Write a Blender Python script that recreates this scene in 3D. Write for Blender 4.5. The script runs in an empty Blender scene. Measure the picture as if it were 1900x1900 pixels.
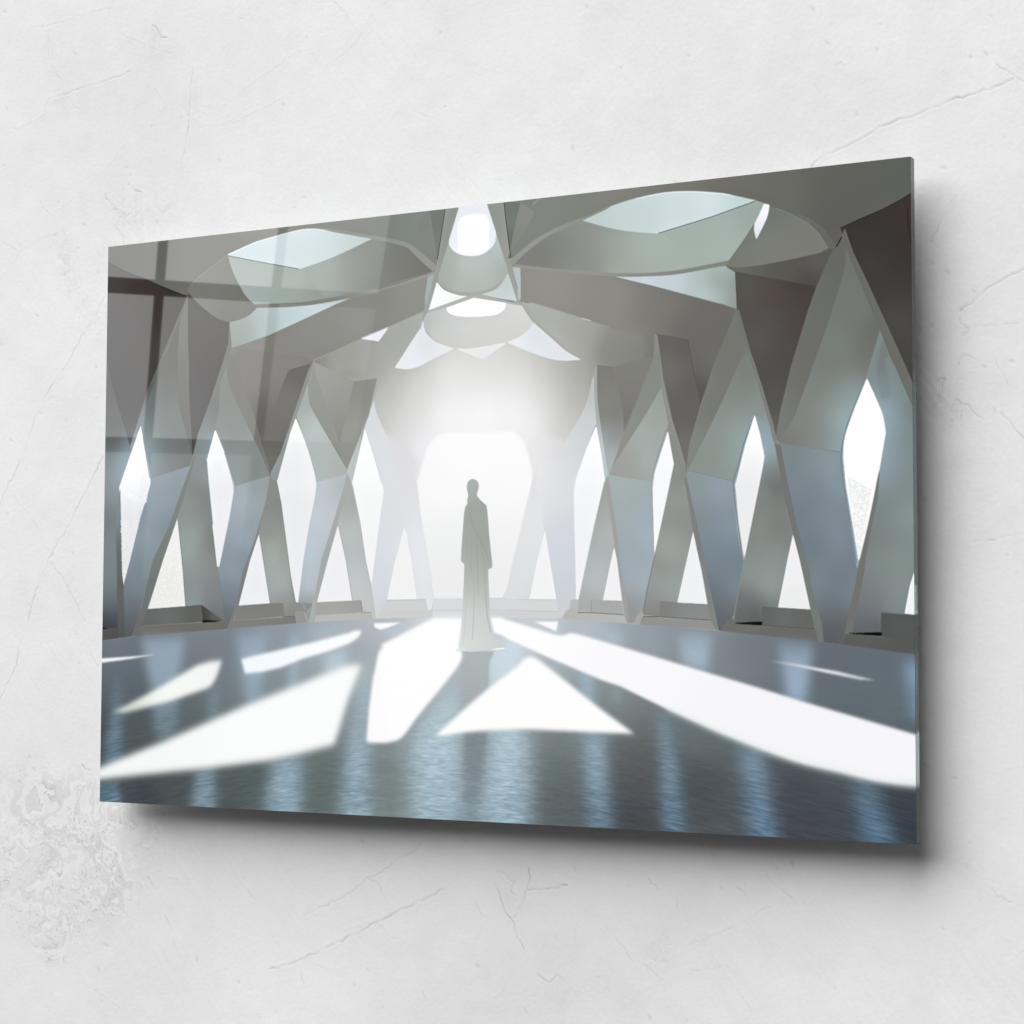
import bpy, bmesh, math
import numpy as np
from mathutils import Matrix, Vector

rng = np.random.default_rng(7)
scene = bpy.context.scene
COL = scene.collection

# ----------------------------------------------------------------- noise
def vnoise(x, y, seed=0, n=256):
    r = np.random.default_rng(seed)
    lat = r.random((n, n)).astype(np.float32)
    xi = np.floor(x); yi = np.floor(y)
    fx = (x - xi).astype(np.float32); fy = (y - yi).astype(np.float32)
    fx = fx * fx * (3 - 2 * fx); fy = fy * fy * (3 - 2 * fy)
    x0 = xi.astype(np.int64) % n; y0 = yi.astype(np.int64) % n
    x1 = (x0 + 1) % n; y1 = (y0 + 1) % n
    return (lat[y0, x0] * (1 - fx) + lat[y0, x1] * fx) * (1 - fy) + (lat[y1, x0] * (1 - fx) + lat[y1, x1] * fx) * fy

def fbm(x, y, octv=5, seed=0, gain=.5):
    s = 0; a = 1; t = 0
    for k in range(octv):
        s = s + a * vnoise(x * 2 ** k + 17.3 * k, y * 2 ** k + 5.1 * k, seed + k)
        t += a; a *= gain
    return s / t

def blur(m, s):
    if s < .3: return m
    r = int(math.ceil(3 * s)); k = np.exp(-.5 * (np.arange(-r, r + 1) / s) ** 2); k /= k.sum()
    p = np.pad(m, ((r, r), (0, 0)), mode='edge'); o = np.zeros_like(m)
    for i, w in enumerate(k): o += w * p[i:i + m.shape[0]]
    p = np.pad(o, ((0, 0), (r, r)), mode='edge'); o = np.zeros_like(m)
    for i, w in enumerate(k): o += w * p[:, i:i + m.shape[1]]
    return o

def cover(pts, x0, y0, w, h, ss=3):
    """area coverage of a polygon on a w*h pixel window whose corner is x0,y0"""
    acc = np.zeros((h * ss, w + 2), np.float64)
    P = np.asarray(pts, float); P = P - [x0, y0]
    for (ax, ay), (bx, by) in zip(P, np.roll(P, -1, 0)):
        if ay == by: continue
        sg = 1.0
        if ay > by: ax, ay, bx, by = bx, by, ax, ay; sg = -1.0
        r0 = max(0, int(math.ceil(ay * ss - .5))); r1 = min(h * ss, int(math.ceil(by * ss - .5)))
        if r1 <= r0: continue
        rows = np.arange(r0, r1); yy = (rows + .5) / ss
        xx = np.clip(ax + (yy - ay) * (bx - ax) / (by - ay), 0, w)
        ix = np.floor(xx).astype(int); fr = xx - ix
        np.add.at(acc, (rows, ix), sg * (1 - fr)); np.add.at(acc, (rows, ix + 1), sg * fr)
    m = np.abs(np.cumsum(acc, 1))[:, :w]
    return np.clip(m.reshape(h, ss, w).mean(1), 0, 1)

def spline(pts, closed=True):
    """pts: (x, y, smooth). Corner points stay sharp, runs of smooth ones are Catmull-Rom curves"""
    n = len(pts); out = []
    P = [np.array(p[:2], float) for p in pts]; S = [p[2] for p in pts]
    rng_ = range(n if closed else n - 1)
    for i in rng_:
        j = (i + 1) % n; a, b = P[i], P[j]
        out.append(a)
        if not (S[i] or S[j]): continue
        pa = P[i - 1] if (S[i] and (closed or i > 0)) else a + (a - b) * .0
        pb = P[(j + 1) % n] if (S[j] and (closed or j + 1 < n)) else b
        L = np.linalg.norm(b - a); k = max(2, int(L / 6))
        for t in np.arange(1, k) / k:
            out.append(.5 * ((2 * a) + (b - pa) * t + (2 * pa - 5 * a + 4 * b - pb) * t * t + (3 * a - pa - 3 * b + pb) * t ** 3))
    if not closed: out.append(P[-1])
    return np.array(out)

def ribbon(pts, w):
    P = np.array([p[:2] for p in pts], float)
    if any(p[2] for p in pts): P = spline(pts, False)
    d = np.gradient(P, axis=0); d /= np.linalg.norm(d, axis=1)[:, None] + 1e-9
    n = np.stack([-d[:, 1], d[:, 0]], 1) * w / 2
    return np.concatenate([P + n, (P - n)[::-1]])

def field(ctrl, x0, y0, w, h):
    """smooth colour field through control points"""
    if len(ctrl) == 1: return np.broadcast_to(np.array(ctrl[0][2], np.float32), (h, w, 3))
    st = 5
    gx = np.arange(0, w + st, st); gy = np.arange(0, h + st, st)
    X, Y = np.meshgrid(gx + x0, gy + y0)
    q_ = np.array([c[:2] for c in ctrl]); dd = np.hypot(q_[:, None, 0] - q_[None, :, 0], q_[:, None, 1] - q_[None, :, 1]) + 1e6 * np.eye(len(q_)); s2 = 30 + (.75 * dd.min(1).mean()) ** 2
    num = np.zeros(X.shape + (3,)); den = np.zeros(X.shape)
    for cx, cy, c in ctrl:
        q = 1 / ((X - cx) ** 2 + (Y - cy) ** 2 + s2) ** 1.5
        num += q[..., None] * np.array(c); den += q
    g = num / den[..., None]
    for _ in range(3):
        p = np.pad(g, ((1, 1), (1, 1), (0, 0)), mode='edge')
        g = (p[:-2, 1:-1] + p[2:, 1:-1] + p[1:-1, :-2] + p[1:-1, 2:] + 2 * g) / 6
    px = np.arange(w) / st; py = np.arange(h) / st
    ix = px.astype(int); iy = py.astype(int); fx = (px - ix)[None, :, None]; fy = (py - iy)[:, None, None]
    return ((g[iy][:, ix] * (1 - fx) + g[iy][:, ix + 1] * fx) * (1 - fy) + (g[iy + 1][:, ix] * (1 - fx) + g[iy + 1][:, ix + 1] * fx) * fy)

# ----------------------------------------------------------------- the picture printed on the panel
# Drawn in print units (1500 x 1000, origin top left). Each line: operation and softness | outline | colours.
ART = """B|888,15.4=130,136,126 1029.5,11.3=130,130,120 1127.1,3.4=122,121,110 1222.9,4.5=112,112,101 1296.7,21=105,106,96 1368.9,28.4=96,97,88 1457,20.7=95,97,88 1491.3,49.5=93,96,88 1386.4,81.5=92,91,87 1296.6,43.5=108,110,100 119.6,21.8=98,99,92 26.5,13.6=92,93,87 375.7,4.7=124,125,116 205.4,29.3=110,111,103 618.9,17.7=125,133,124 652.1,11.3=132,141,130 517.1,8.1=127,130,120 562.8,22=127,130,121 230.9,71.8=112,113,104 949.4,21.5=127,132,122 846.5,7.6=126,132,122
P 1.0|4.4,218.6 274.7,203.1 448.2,156 495.5,140.1 666.4,168.1 761.8,190.1 853.3,169 969.8,168.7 1202.6,204.1 1225,204.8 1371.8,128 1504.2,143 1507.3,738.9 1183.3,707.4 635.2,683.3 -0.2,715.6 -2.4,404.4|631.3,190.2=165,170,160 609.4,226.8=163,165,156 519.3,230.6=150,150,142 450.3,241.8=140,138,130 354.6,220.2=124,123,115 413.6,204.3=135,133,124 444.5,241.4=112,107,101 355.1,260.5=124,122,114 306.7,237.9=122,120,112 496.6,249.4=160,161,152 565,263.1=158,158,149 587.4,260.6=168,168,160 609.8,275.3=195,196,190 654.2,296.7=215,215,213 719.4,281.6=228,228,227 719.7,337.6=241,241,243 632.6,352.2=215,214,214 676.7,391.7=232,230,238 783.4,266.8=222,221,218 836,269.9=216,213,209 836.2,325.1=236,236,237 587.9,321.6=196,197,192 783.8,340.8=244,244,248 847.5,289=225,224,223 888.8,273.1=200,200,196 929.6,275.6=180,180,172 969.9,278=165,166,157 888.9,327.8=215,214,212 949.9,331=182,180,174 929.8,366.2=205,203,200 868.4,363.3=238,238,242 847.7,344=240,240,243 888.5,190=168,172,163 969.9,223=160,162,152 1009.8,261.6=135,136,126 1068.8,265.4=128,128,120 1049.2,228.4=140,139,129 1117.2,233.1=110,107,100 1049.2,282.8=130,130,122 1039.4,317.9=128,126,119 949.7,203.5=166,168,158 1164.8,245.1=106,103,97 1203.5,221.6=108,105,99
P .7|677,110.3 ~630.8,117 577.2,125.2 ~534.3,132.4 490.9,142.6 426,164.2 448.2,157 277.1,203.3 280,235.3 427,243.3 447.9,236.2 ~555.4,202.2 600.2,188.1 669.7,166.5 671.8,153.4|631,142.7=143,145,134 664,135.8=145,148,138 541.4,164.7=140,142,133 472.9,188.9=134,134,126 378.3,211.8=125,124,116 450.1,222.3=128,126,118 586.4,139.3=136,136,126 306.5,223.1=124,124,115
L 2.0 =158,159,148|447.9,236.8 555.4,203.2 600.2,189 669.7,167.4
P 1.5|427,244.2 447.9,236.2 555.4,203.7 427,243.3|=135,132,125
P .7|850,110.6 1015.7,138 1088.3,159.1 1202.6,196.2 1225,204.8 1220.3,219.3 1195.8,269.9 1145.7,281.6 1068.8,276.9 ~1068.8,236.9 ~1009.8,218.5 953.7,196.5 851.2,160.5|908.9,145.8=148,146,136 1009.8,171.8=142,141,131 1107.6,197=128,125,117 1164.9,210=112,108,102 1203.5,212.8=110,107,101 1088.2,224=124,121,113 1009.8,207.8=142,141,131 1136.3,227.4=108,104,98 1164.8,245.1=106,104,97
L 1.5 =158,157,147|853.3,162 909,180.5 953.7,196.9 1009.8,218.5
L 1.4 =205,208,200|961.8,200.4 977.9,205.5
P 26|1021.7,217.6 1086.3,231 1086.3,259.4 1068.8,273.4 1019.7,277.5 969.9,272.6 993.9,269.6 999.9,234|1049.2,228.4=140,139,129 1009.8,252.7=142,142,132 1078.5,248.2=127,126,118 999.9,272.7=130,128,120
P .6|1015.7,137.1 ~1068.8,141.5 ~1126.9,142.7 1202.8,135.9 1207.5,136.3 1223.3,147.2 1225.5,204.4 1184.8,188.7 1202.6,196.2 1088.3,159.1|1068.8,146=198,210,222 1126.9,154.2=196,210,218 1165,152=178,196,196 1189.6,155.8=150,165,152 1174.4,177.4=190,207,212 1193.3,182.4=175,195,192 1196.2,144.1=170,186,184 1203.6,165.7=150,164,155 1199.8,186.4=163,180,172 1218.6,170.4=130,138,128 1220.3,196.7=135,143,134
L 1.3 =128,130,120|1015.7,138.4 1088.3,159.7 1202.6,196.7 1225,205.2
P .6|274,158.3 293.5,154.7 330.7,136.5 448,138.4 495.4,135.8 532,132.2 495.5,142 426,164.2 354.1,186.6 277.1,203.3|293.8,176.6=150,164,156 286.7,196=140,152,146 353.9,168.9=168,186,183 401.2,154.5=184,203,205 460.8,145.2=198,212,218 436.6,163=190,208,212
P .6|267.4,38.3 ~327.9,21.7 ~387.7,12.7 ~424.2,8.8 ~447.7,9.8 ~482.6,16.2 ~528.7,27 567.4,36.3 594.5,43.8 ~630.3,54.7 ~652.6,71.3 686.8,101.7 ~630.8,114.2 577.2,123.3 ~536.5,128.7 ~495.4,131.9 425.7,135.8 327,130.9 ~305,111.7 ~280.1,71.8|630.4,66.5=124,124,115 630.6,95.1=126,126,119 586.1,110.6=131,134,126 563.1,60.6=132,136,127 540.6,77.9=143,149,140 471.8,81.8=158,170,162 448.8,109.2=155,165,156 367.5,112.6=158,172,162 328.9,89.8=163,177,172 304.2,57.9=160,172,166 663.7,92.2=120,118,110
P 1.5|412.1,78.8 ~388.7,100.5 ~362.8,120.2 425.6,128.9 472.3,128.6 425,76|=157,169,160 460.2,90.6=154,164,155 460.6,119.9=148,158,148 400.5,95.6=160,173,165
P .6|267.4,38.3 ~327.9,21.7 ~387.7,12.7 ~424.2,8.8 ~447.7,9.8 ~482.6,16.2 ~528.7,27 567.4,36.3 ~517.5,52.7 ~471.6,65.3 425,75 419.1,75.9|304,37.9=196,216,220 376,34.4=200,218,222 423.2,20.9=208,224,230 424.7,48.5=200,214,216 471.2,29.1=202,218,220 517.4,37.2=190,206,206 551.6,35.5=184,200,198 412,67=205,219,222
L 1.4 =228,240,244|269.8,37.9 327.9,21.3 387.7,12.3 424.2,8.4 447.7,9.4 482.6,15.8
L 1.5 =92,104,102|267.4,39.7 328.4,55 419.1,76.1
P .6|267.4,39.1 206.1,71.8 ~186.4,88.4 182.8,96.2 ~194.2,107.2 ~219.5,131.3 ~244.4,147.1 ~269.1,154.9 ~293.5,154.7 ~317.6,146.5 330.7,136.5 325.8,130.2 ~305,111.7 ~280.1,71.8|255.5,63.8=118,120,111 231.4,102=122,123,113 293.1,132.7=120,120,111 269,146.9=112,112,103 206.5,96=118,120,111
L 1.6 =132,135,126|267.4,38.7 206.1,71.4 186.4,87.4 182.8,95.8
P .6|459.3,8.1 ~505.7,17.7 562.9,31.3 599,39.8 ~630.3,48.4 ~645.8,56.4 ~665.8,71.5 694.4,94.8 686.8,102.1 ~665.9,84.8 ~643.7,63.8 ~630.3,55 594.5,44.2 567.4,36.9 ~528.7,27.6 ~482.6,16.2|517.3,23.6=138,140,131 608,44.4=144,147,138 674.6,83.6=150,152,142
P .6|326.5,130.9 425.7,134.8 ~495.4,130.4 577.2,122.9 686.8,102.6 694.4,107 677,110.7 577.3,128.1 ~536.6,133.5 ~425.8,140.1 330,135.9|563.7,126=146,149,139 674.8,108.3=152,154,144 401,134.9=118,120,108 449.1,136.6=135,138,128
L 1.2 =112,114,104|577.2,123.6 630.8,114.2 685.7,102.7
P .6|838.5,103.6 ~857.2,88.2 ~894.3,65.7 ~929.1,53.3 961.6,43.1 ~1005.7,28.5 ~1055.2,18.4 ~1107.8,13.9 ~1155.8,17.3 ~1203.1,25.3 ~1219.1,30.1 1256.2,41.5 1278.3,51.2 1257.8,99.7 1213.1,129.7 1184.9,133.5 ~1126.9,137.9 ~1068.8,137.6 1015.7,133.5 ~949.6,123.9 ~888.3,113.9|888.2,89.1=126,126,118 929.2,74.4=130,133,123 969.7,78=141,146,136 1009.7,81.6=155,163,153 1068.9,95.9=165,178,170 1126.9,118.8=165,178,170 969.7,114.3=138,142,133 1029.6,126.6=160,172,156 1088.4,85.2=168,182,175 1146.1,132.8=162,176,165 949.5,54.3=140,146,138
P 1.2|1103.9,78.6 ~1123.1,95.4 ~1146.1,110.7 ~1174.6,120.3 1202.8,125 1211.2,128.7 1256.1,76 1270.9,47.9 1256.2,42.6 1185.1,59.6|1165.2,95.7=162,177,168 1203.9,72.8=162,179,172 1241.3,58.9=154,171,162 1203.8,107.9=164,180,172 1185,123.8=165,180,165 1259.8,62.4=152,168,160
P .6|961.6,43.1 ~1005.7,28.5 ~1055.2,18.4 ~1107.8,13.9 ~1155.8,17.3 ~1203.1,25.3 ~1219.1,30.1 1256.2,41.5 1185.1,59.1 1094.2,76.8 ~1049.3,69.4 ~1009.7,59.6|989.7,43.6=186,204,202 1029.5,38.4=194,210,210 1068.9,51.1=199,215,216 1127.1,38.9=205,220,224 1184.3,30.5=214,228,232 1107.8,70.9=208,222,226 1222.8,36.1=188,212,212 1068.9,67.3=192,208,208
L 1.4 =228,240,246|1055.2,18.7 1107.8,14.2 1155.8,17.7 1203.1,25.7 1219.1,30.4
L 1.5 =80,94,92|1094.2,76.8 1185.1,59.3 1256.2,42.2
P .6|1278.3,51.2 ~1314.7,68.6 ~1341.7,85 ~1359.5,103.8 1372.2,125.4 ~1359.3,130.8 ~1314.3,136.7 ~1259.5,141.5 ~1222.4,141.5 1207.5,137.1 1213.1,129.7 1241.2,95.5 1255.1,75.9 1255.1,89.8 1257.8,99.7 1274.5,70.8|1268.8,105=128,129,119 1305.5,91=122,124,114 1350.5,120.9=122,123,113 1241,128.6=122,122,113 1296.5,66=112,116,107 1250.4,94.6=116,123,114 1314.4,126.3=125,124,115
P .6|1278.3,50 ~1314.7,65.2 ~1341.7,77.2 ~1361.4,92.8 ~1377.3,109.7 1384.7,121.9 1378.9,132 1372.2,125.9 ~1359.5,103.8 ~1341.7,85 ~1314.7,68.6|1332.7,76.4=108,110,101 1364.9,105.1=104,104,97 1379,123.5=102,101,94
L 1.2 =130,133,124|1289.2,56.3 1314.7,68.8 1341.7,85 1359.5,103.8 1372.2,125.4
P .6|1270.6,48.2 1278.6,50.4 ~1274.5,69.1 1257.8,100.2 ~1254.5,86.3 1255.7,76 1261.6,66.1|1272.7,53.3=255,252,255 1267.1,70.1=245,240,250 1258.8,90.2=225,222,232
P .6|832.2,98 838.5,103.6 ~908.9,116.9 ~969.8,126.1 1015.7,133.2 ~1068.8,137.6 ~1126.9,137.8 1202.8,131.1 1213.1,129.4 1207.5,136.6 1184.9,137.5 1202.8,136.2 ~1126.9,143.1 ~1068.8,141.9 1015.7,138 949.6,126.8 836.4,107.7|888.3,114.8=150,149,139 969.8,128.8=152,150,140 1068.8,139.7=142,142,131 1165.1,137.9=132,137,128 1196.2,133.5=128,134,120
P .6|831.1,97 838.5,103.2 ~859.2,86.5 ~896.4,65 ~929.1,54.3 961.6,43.6 ~1005.7,29.2 1009.7,25.6 ~979.7,35.3 ~949.4,42.5 ~912.8,52.7 ~873.7,69.4|867.5,78=150,153,143 929.1,49.7=145,148,138 989.7,32.7=140,142,130
P .8|1207.5,137.7 1223.3,142.1 ~1259.5,141.9 ~1314.3,137 1359.3,131.1 1372.2,125.9 1379,128.6 1368.1,155 1353.7,181.1 1314.1,171.1 1259.4,157.6 1223.3,148.1|1231.7,145.3=104,108,98 1259.4,149.3=96,98,89 1296.1,152.4=94,92,85 1350.3,146.6=97,94,87 1341.2,168.1=80,74,68 1296,161=88,82,75
P .8|1379.2,96.2 1392.5,96.4 1397.8,97.9 1410.7,134.8 1400,150.8 1385.9,153 1375.4,135.1 1384.7,121.9 1377.3,109.7 1368.5,100.3|=97,95,90
P .7|1391.6,96.5 ~1421.6,85.7 ~1456.6,74.7 ~1482.6,63.8 1499.9,55.1 1513.6,48.5 1510.9,343.9 1504.1,343.5 1498.3,331.6 1479,292.2 1455.3,232.8 1429.7,175.3 1410.7,134.8|1421.4,110.3=66,58,54 1473.8,89.9=68,52,52 1490.7,125=64,49,50 1438.6,154.1=68,66,58 1472.9,190.6=66,63,58 1489.5,258.7=74,72,66 1472.5,240.8=78,76,70 1489.2,302.8=74,70,62 1456.2,121.9=60,55,51 1430.3,94.2=60,52,48 1493.8,158.8=62,54,52
L 1.3 =45,41,38|1391.6,96.5 1421.6,85.6 1456.6,74.5 1482.6,63.8 1499.9,55.1
L 1.3 =48,30,32|1495.4,75.2 1494.7,95.2 1498.4,125.7 1502.6,136.1
P .7|1223.3,148.1 ~1259.4,157.1 ~1314.1,171.4 1353.7,181.1 1339.1,219.3 1313.5,296.3 1309.8,310.6 1295,366.2 1288.5,403.6 1282.2,382.8 1264.2,323.4 1249.7,277.7 1225.9,205.8|1240.9,172.1=92,87,81 1268.5,174.3=92,76,72 1295.9,185.1=87,71,69 1332.1,196.5=78,66,62 1313.8,229.5=83,69,67 1277.5,226.9=88,84,78 1295.4,279.7=80,75,71 1259,260.1=94,90,84 1277.1,296.6=84,80,75 1286,348.7=88,85,79 1287.6,391.6=100,98,92 1323.2,175.2=70,60,56
P .6|1378.1,131.1 1353.7,181.1 1339.1,219.3 1313.5,296.3 1309.8,310.6 1295,366.2 1287.9,407 1294.8,412.4 1316.7,377.6 1353.9,284.3 1376.6,223.7 ~1397.3,160.8 1400.2,127.1 1393.2,119.6|1385.9,149.6=102,103,96 1367.9,190.7=105,108,100 1349.8,232=107,110,102 1331.6,282=108,109,102 1322.4,316.4=112,112,104 1302.3,366.6=118,121,114 1298.5,400.6=120,122,116
P .6|1400.2,127.1 1419.2,174.5 1441.5,226.8 1451.4,252.7 1434.8,305.3 1430.4,319.3 1416.1,358.8 ~1396.5,405 1389.3,430.2 1293,412.7 1294.8,407.3 1316.7,377.6 1353.9,284.3 1376.6,223.7 ~1397.3,160.8|1403.6,151.1=110,114,106 1403.3,185=115,119,111 1411.8,236.4=117,121,113 1443.1,252.1=103,103,94 1393.9,269=120,130,123 1367.2,292.7=116,122,116 1428.9,279.7=108,112,104 1384.9,303.1=122,126,118 1349.2,335=124,131,124 1428.8,297.4=112,115,108 1402.3,337.9=135,150,146 1384.4,370.7=140,154,149 1331,385=128,130,123 1366.5,403.6=128,134,129 1393.1,388=150,166,170 1384.1,417.9=132,146,148 1303.8,411.1=122,122,116
P .6|1451.7,253.6 1434.8,305.3 1439.3,289.6 1430.4,321 1430.7,324 1444,353.6 1454.2,379.2 1458.3,404.4 1448.4,457.3 1432.2,531.7 1416.2,591.2 1415.2,606.2 1412.6,603.7 1404.1,696.7 1449.9,696.6 1509.3,706.3 1508,294 1499.7,368.1 1466.9,291.4 1472,307.6|1453.3,272.9=124,136,131 1446.1,302.7=126,141,137 1454.7,307.4=115,130,127 1471.7,341.7=120,138,136 1488.2,409=118,135,132 1495.3,376.2=112,122,116 1471.3,391.7=132,152,162 1459.4,374.4=140,160,168 1479.1,474.9=125,140,138 1487.2,524.8=135,151,146 1469.6,590.4=131,146,141 1453.2,507.3=118,129,132 1463.9,457.8=126,142,152 1444.1,556.8=122,130,126 1452.3,615.8=125,137,132 1477.9,624.3=138,152,146 1426,665.2=112,120,130 1417.2,690.1=96,96,100 1434.9,640.4=118,125,124 1443.1,690=92,92,94 1469.1,657.1=130,145,150
P 3|1455.1,263 1446.2,300.1 1446.8,327 1452.6,357.4 1468.2,349.9 1456.6,295.8 1465.2,295.5|1458.4,281.7=118,126,124 1464.8,341.4=118,136,138 1454.7,307.4=114,124,122
P .6|1397.8,97.1 1410.7,134.8 1429.7,175.3 1455.3,232.8 1489.1,308.6 1498.3,331.6 1505.8,348.6 1505.5,380 1499.7,368.1 1466.9,291.4 1472,307.6 1451.7,252.7 1441.5,226.8 1419.2,174.5 1400.2,127.1 1393.2,116.2|1403.8,120.6=104,103,96 1421,169.5=106,106,98 1463.7,265.3=108,108,100 1482.2,317.3=106,104,96 1495.6,346.4=108,112,105
L 1.8 =30,28,27|1393.3,109.8 1384.7,123.6
G 26 .75 =175,210,232|1430.7,324 1444,353.6 1454.2,379.2 1458.3,404.4 1448.4,457.3 1441.2,490.3 1397.8,472.2 1393.7,438.5 1395.6,413.3 1401.9,391.8 1414.4,360.4
L 1.2 =104,118,120|1298.4,414.6 1341.5,422.5 1389.3,430.2
P .6|1290.3,413.1 1389.3,431.2 1390.9,455.2 1397.6,505.7 1414.4,602.9 1412.6,603.7 1396.3,696.7 1390.9,713.7 1360.2,710.5 1356,683.4 1329.9,589.1 1319.4,537.4 1303.6,463.9|1312.7,443.8=120,134,137 1348.6,436.7=130,143,149 1375.1,446.2=140,158,165 1348.3,487.4=118,130,141 1330.2,520.7=112,124,135 1365.8,521.6=124,138,150 1383.2,555.6=125,142,155 1347.8,571.7=111,121,134 1303.8,423=122,134,135 1383.7,480.1=134,152,162 1365.3,597.2=118,133,146 1347.5,623=125,140,142 1382.8,615=110,122,135 1400.2,640.2=120,138,150 1382.6,648.4=112,126,138 1379,663.4=100,104,110 1373.5,698.4=88,88,88 1391.1,690.1=96,98,100
P .5|1288.4,412.1 1294.8,417.5 1303.6,463.9 1319.4,537.4 1338.7,605.2 1340.4,622.9 1357.7,683.4 1360.7,710.5 1351.4,710.5 1347.1,690.1 1340.2,653.2 1325.4,589 1329.8,605.1 1314,547.4 1301.6,494.5 1289.2,434.4|1298.2,460.3=116,118,112 1312.3,511.8=114,116,112 1333.3,614.4=118,128,124 1350.7,681.7=116,122,120
P .5|1428.6,322.6 1430.7,324 1414.4,360.4 ~1401.9,391.8 ~1395.6,413.3 1393.7,438.5 1397.8,480.6 1407.9,539.4 1416.2,594.6 1413.5,602 1401,522.5 1392.6,472 ~1389.6,438.3 ~1393,413.2 ~1400.2,388.3|1402,380=128,152,162 1392.9,430=132,160,164 1396,488.9=138,158,168 1406,556.1=150,165,182
L 1.0 =98,118,124|1429,321.8 1400.2,388.3 1391.2,421.5 1389.8,438.3 1392.6,472 1401,522.5 1412.7,594.5
P .5|1430.7,324 1444,353.6 ~1454.2,379.2 1458.3,404.4 1448.4,457.3 1432.2,531.7 1416.2,591.2 1407.9,539.4 1397.8,480.6 1393.7,438.5 ~1395.6,413.3 ~1401.9,391.8 1414.4,360.4|=255,255,255
N .5 4 =228,231,231|1399.6,465.5 1417,476.2 1436.1,486.8 1426.9,549.8 1416.2,589.6 1407.9,539.4
P .5|1417.9,597.9 1425.1,566.4 1441.2,495.3 1448.7,458.1 1445.5,498.7 1433.8,550 1423,606.3 1427.5,590.6 1405,696.7 1396.3,697.6 1390.9,713.7 1408.9,631.9 1417.9,590.4|1435.6,540.1=116,120,116 1417.8,615.4=116,115,109 1401.6,681.8=112,113,108
P .5|1500.9,606.5 1509.1,640.9 1508.8,671.2 1485.2,668.4 1493.1,629.3|=242,243,244
L 1.0 =120,140,148|1500.2,598.2 1493.2,624.4 1484.3,667
P .5|1450.2,666.1 1509.6,672 1509.3,708.7 1449.9,701.9|1468.8,686.7=88,92,92 1453.4,690=84,84,82
L 1.0 =125,142,150|1450.2,666.3 1508.8,671.7
P .5|1395.4,698.4 1509.3,707.4 1509.1,729.5 1390.9,714.2|1417.1,706.6=94,96,92 1485.6,717.8=86,88,86
P .5|1397.1,697.6 1449.9,696.1 1449.9,700.9|=22,22,22
P 1.2|1143.9,246.4 1164.8,234.6 1202.5,218 1220.3,221 1186.4,290.3 1164.6,347.5 1155.2,303.3|1193.1,238.3=109,106,100 1170.4,290.2=104,100,95 1160.8,324.6=92,87,83 1183.6,282.2=112,112,104 1183.7,255.2=110,108,101
P .6|1090.2,234.8 ~1117.1,240.2 1143.9,246.4 1147.7,271.2 ~1155.2,303.3 1165.5,345.8 1145.5,411.3 1140.6,453 1132.2,419.5 1117,367.9 1101.7,303.7 1096.9,267.1|1117.1,250.8=104,101,95 1136.3,260.8=98,92,87 1122.8,296.1=110,107,100 1145.7,315=98,93,88 1136.1,358.3=102,98,92 1136,410.9=116,113,106 1107.5,289.9=118,117,109
L 1.0 =90,85,80|1143.9,246.4 1155.2,303.3 1165.5,345.8
P .6|1088.2,234.7 1092.1,235.8 1096.9,267.1 1101.7,303.7 1117,367.9 1139.7,439 1140.6,456.5 1137.8,470.4 1120.3,438.3 1115,413.5 1110.2,378.2 1098.8,320.3 1095.9,268 1090.1,249|1090.1,257.8=138,140,131 1105.5,330.4=142,145,136 1122.6,401.6=142,144,137 1134,445.8=136,138,131
P .6|1088.2,236.4 1090.5,249 1096.9,289.3 1098.8,320.3 ~1068.7,365.6 1039.4,406.9 1010.9,447.6 1029.6,397.6 1059,333.2 1086.2,269.1|1088.2,285.2=134,136,127 1068.7,337.3=137,140,131 1039.4,392.6=141,145,136 1019.8,432.7=148,150,142
P .6|1098.8,320.3 1110.2,374.7 1108.3,383.4 1093.8,423.2 ~1085.1,449.3 1083.2,463.7 1009.9,449.8 1010.9,445.8 1041.4,403.4 ~1068.7,365.6|1095.8,342.2=150,156,147 1088.1,355.9=160,166,158 1068.7,390.4=163,173,167 1039.4,433.5=157,161,155 1078.4,426.1=164,178,175 1097.7,400.5=158,170,165 1029.6,445.6=160,160,156
L 1.0 =150,158,155|1009.9,450.2 1083.2,463.7
P .6|1005,451.8 1083.2,463.7 1083.1,488 1086.9,574.1 1085,585.4 1074.3,634.4 1069.5,660.6 1056.9,681.6 1041.3,681.9 1039.4,655.2 1031.6,619.9 1023.7,584.5 1013.9,512.5|1029.6,468.6=165,178,176 1049.2,495.8=160,172,170 1068.6,514=160,175,185 1078.3,549.4=165,180,195 1049.2,566.4=155,170,172 1068.6,593.1=152,170,182 1049.1,620.1=160,173,178 1068.6,611.5=165,178,190 1049.1,655.3=145,150,151 1045.2,678.1=150,152,152
P .5|1003,457.1 1006.9,451.9 1019.8,521.6 1029.6,601.4 1038.4,637.6 1043.3,680.7 1038.4,681.2 1031.6,628.7 1022.8,584.5 1017.8,557 1010.9,512.5|=160,162,158
L 1.0 =135,150,152|1107.3,383.3 1093.8,423.2 1085.1,449.3 1082.8,470.4 1084.1,496.8 1086.9,574.1
P .5|1110.2,387 1115,413.5 1120.3,440 1107.2,497.4 1087.9,576.7 1086.4,532 1084.7,470.4 ~1088,449.4 1097.7,421.6|=243,245,248 1111.2,395.8=255,255,255
L 1.0 =185,195,198|1109.6,388.7 1096.7,423.3 1087.4,451.1 1084.9,472.2
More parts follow.
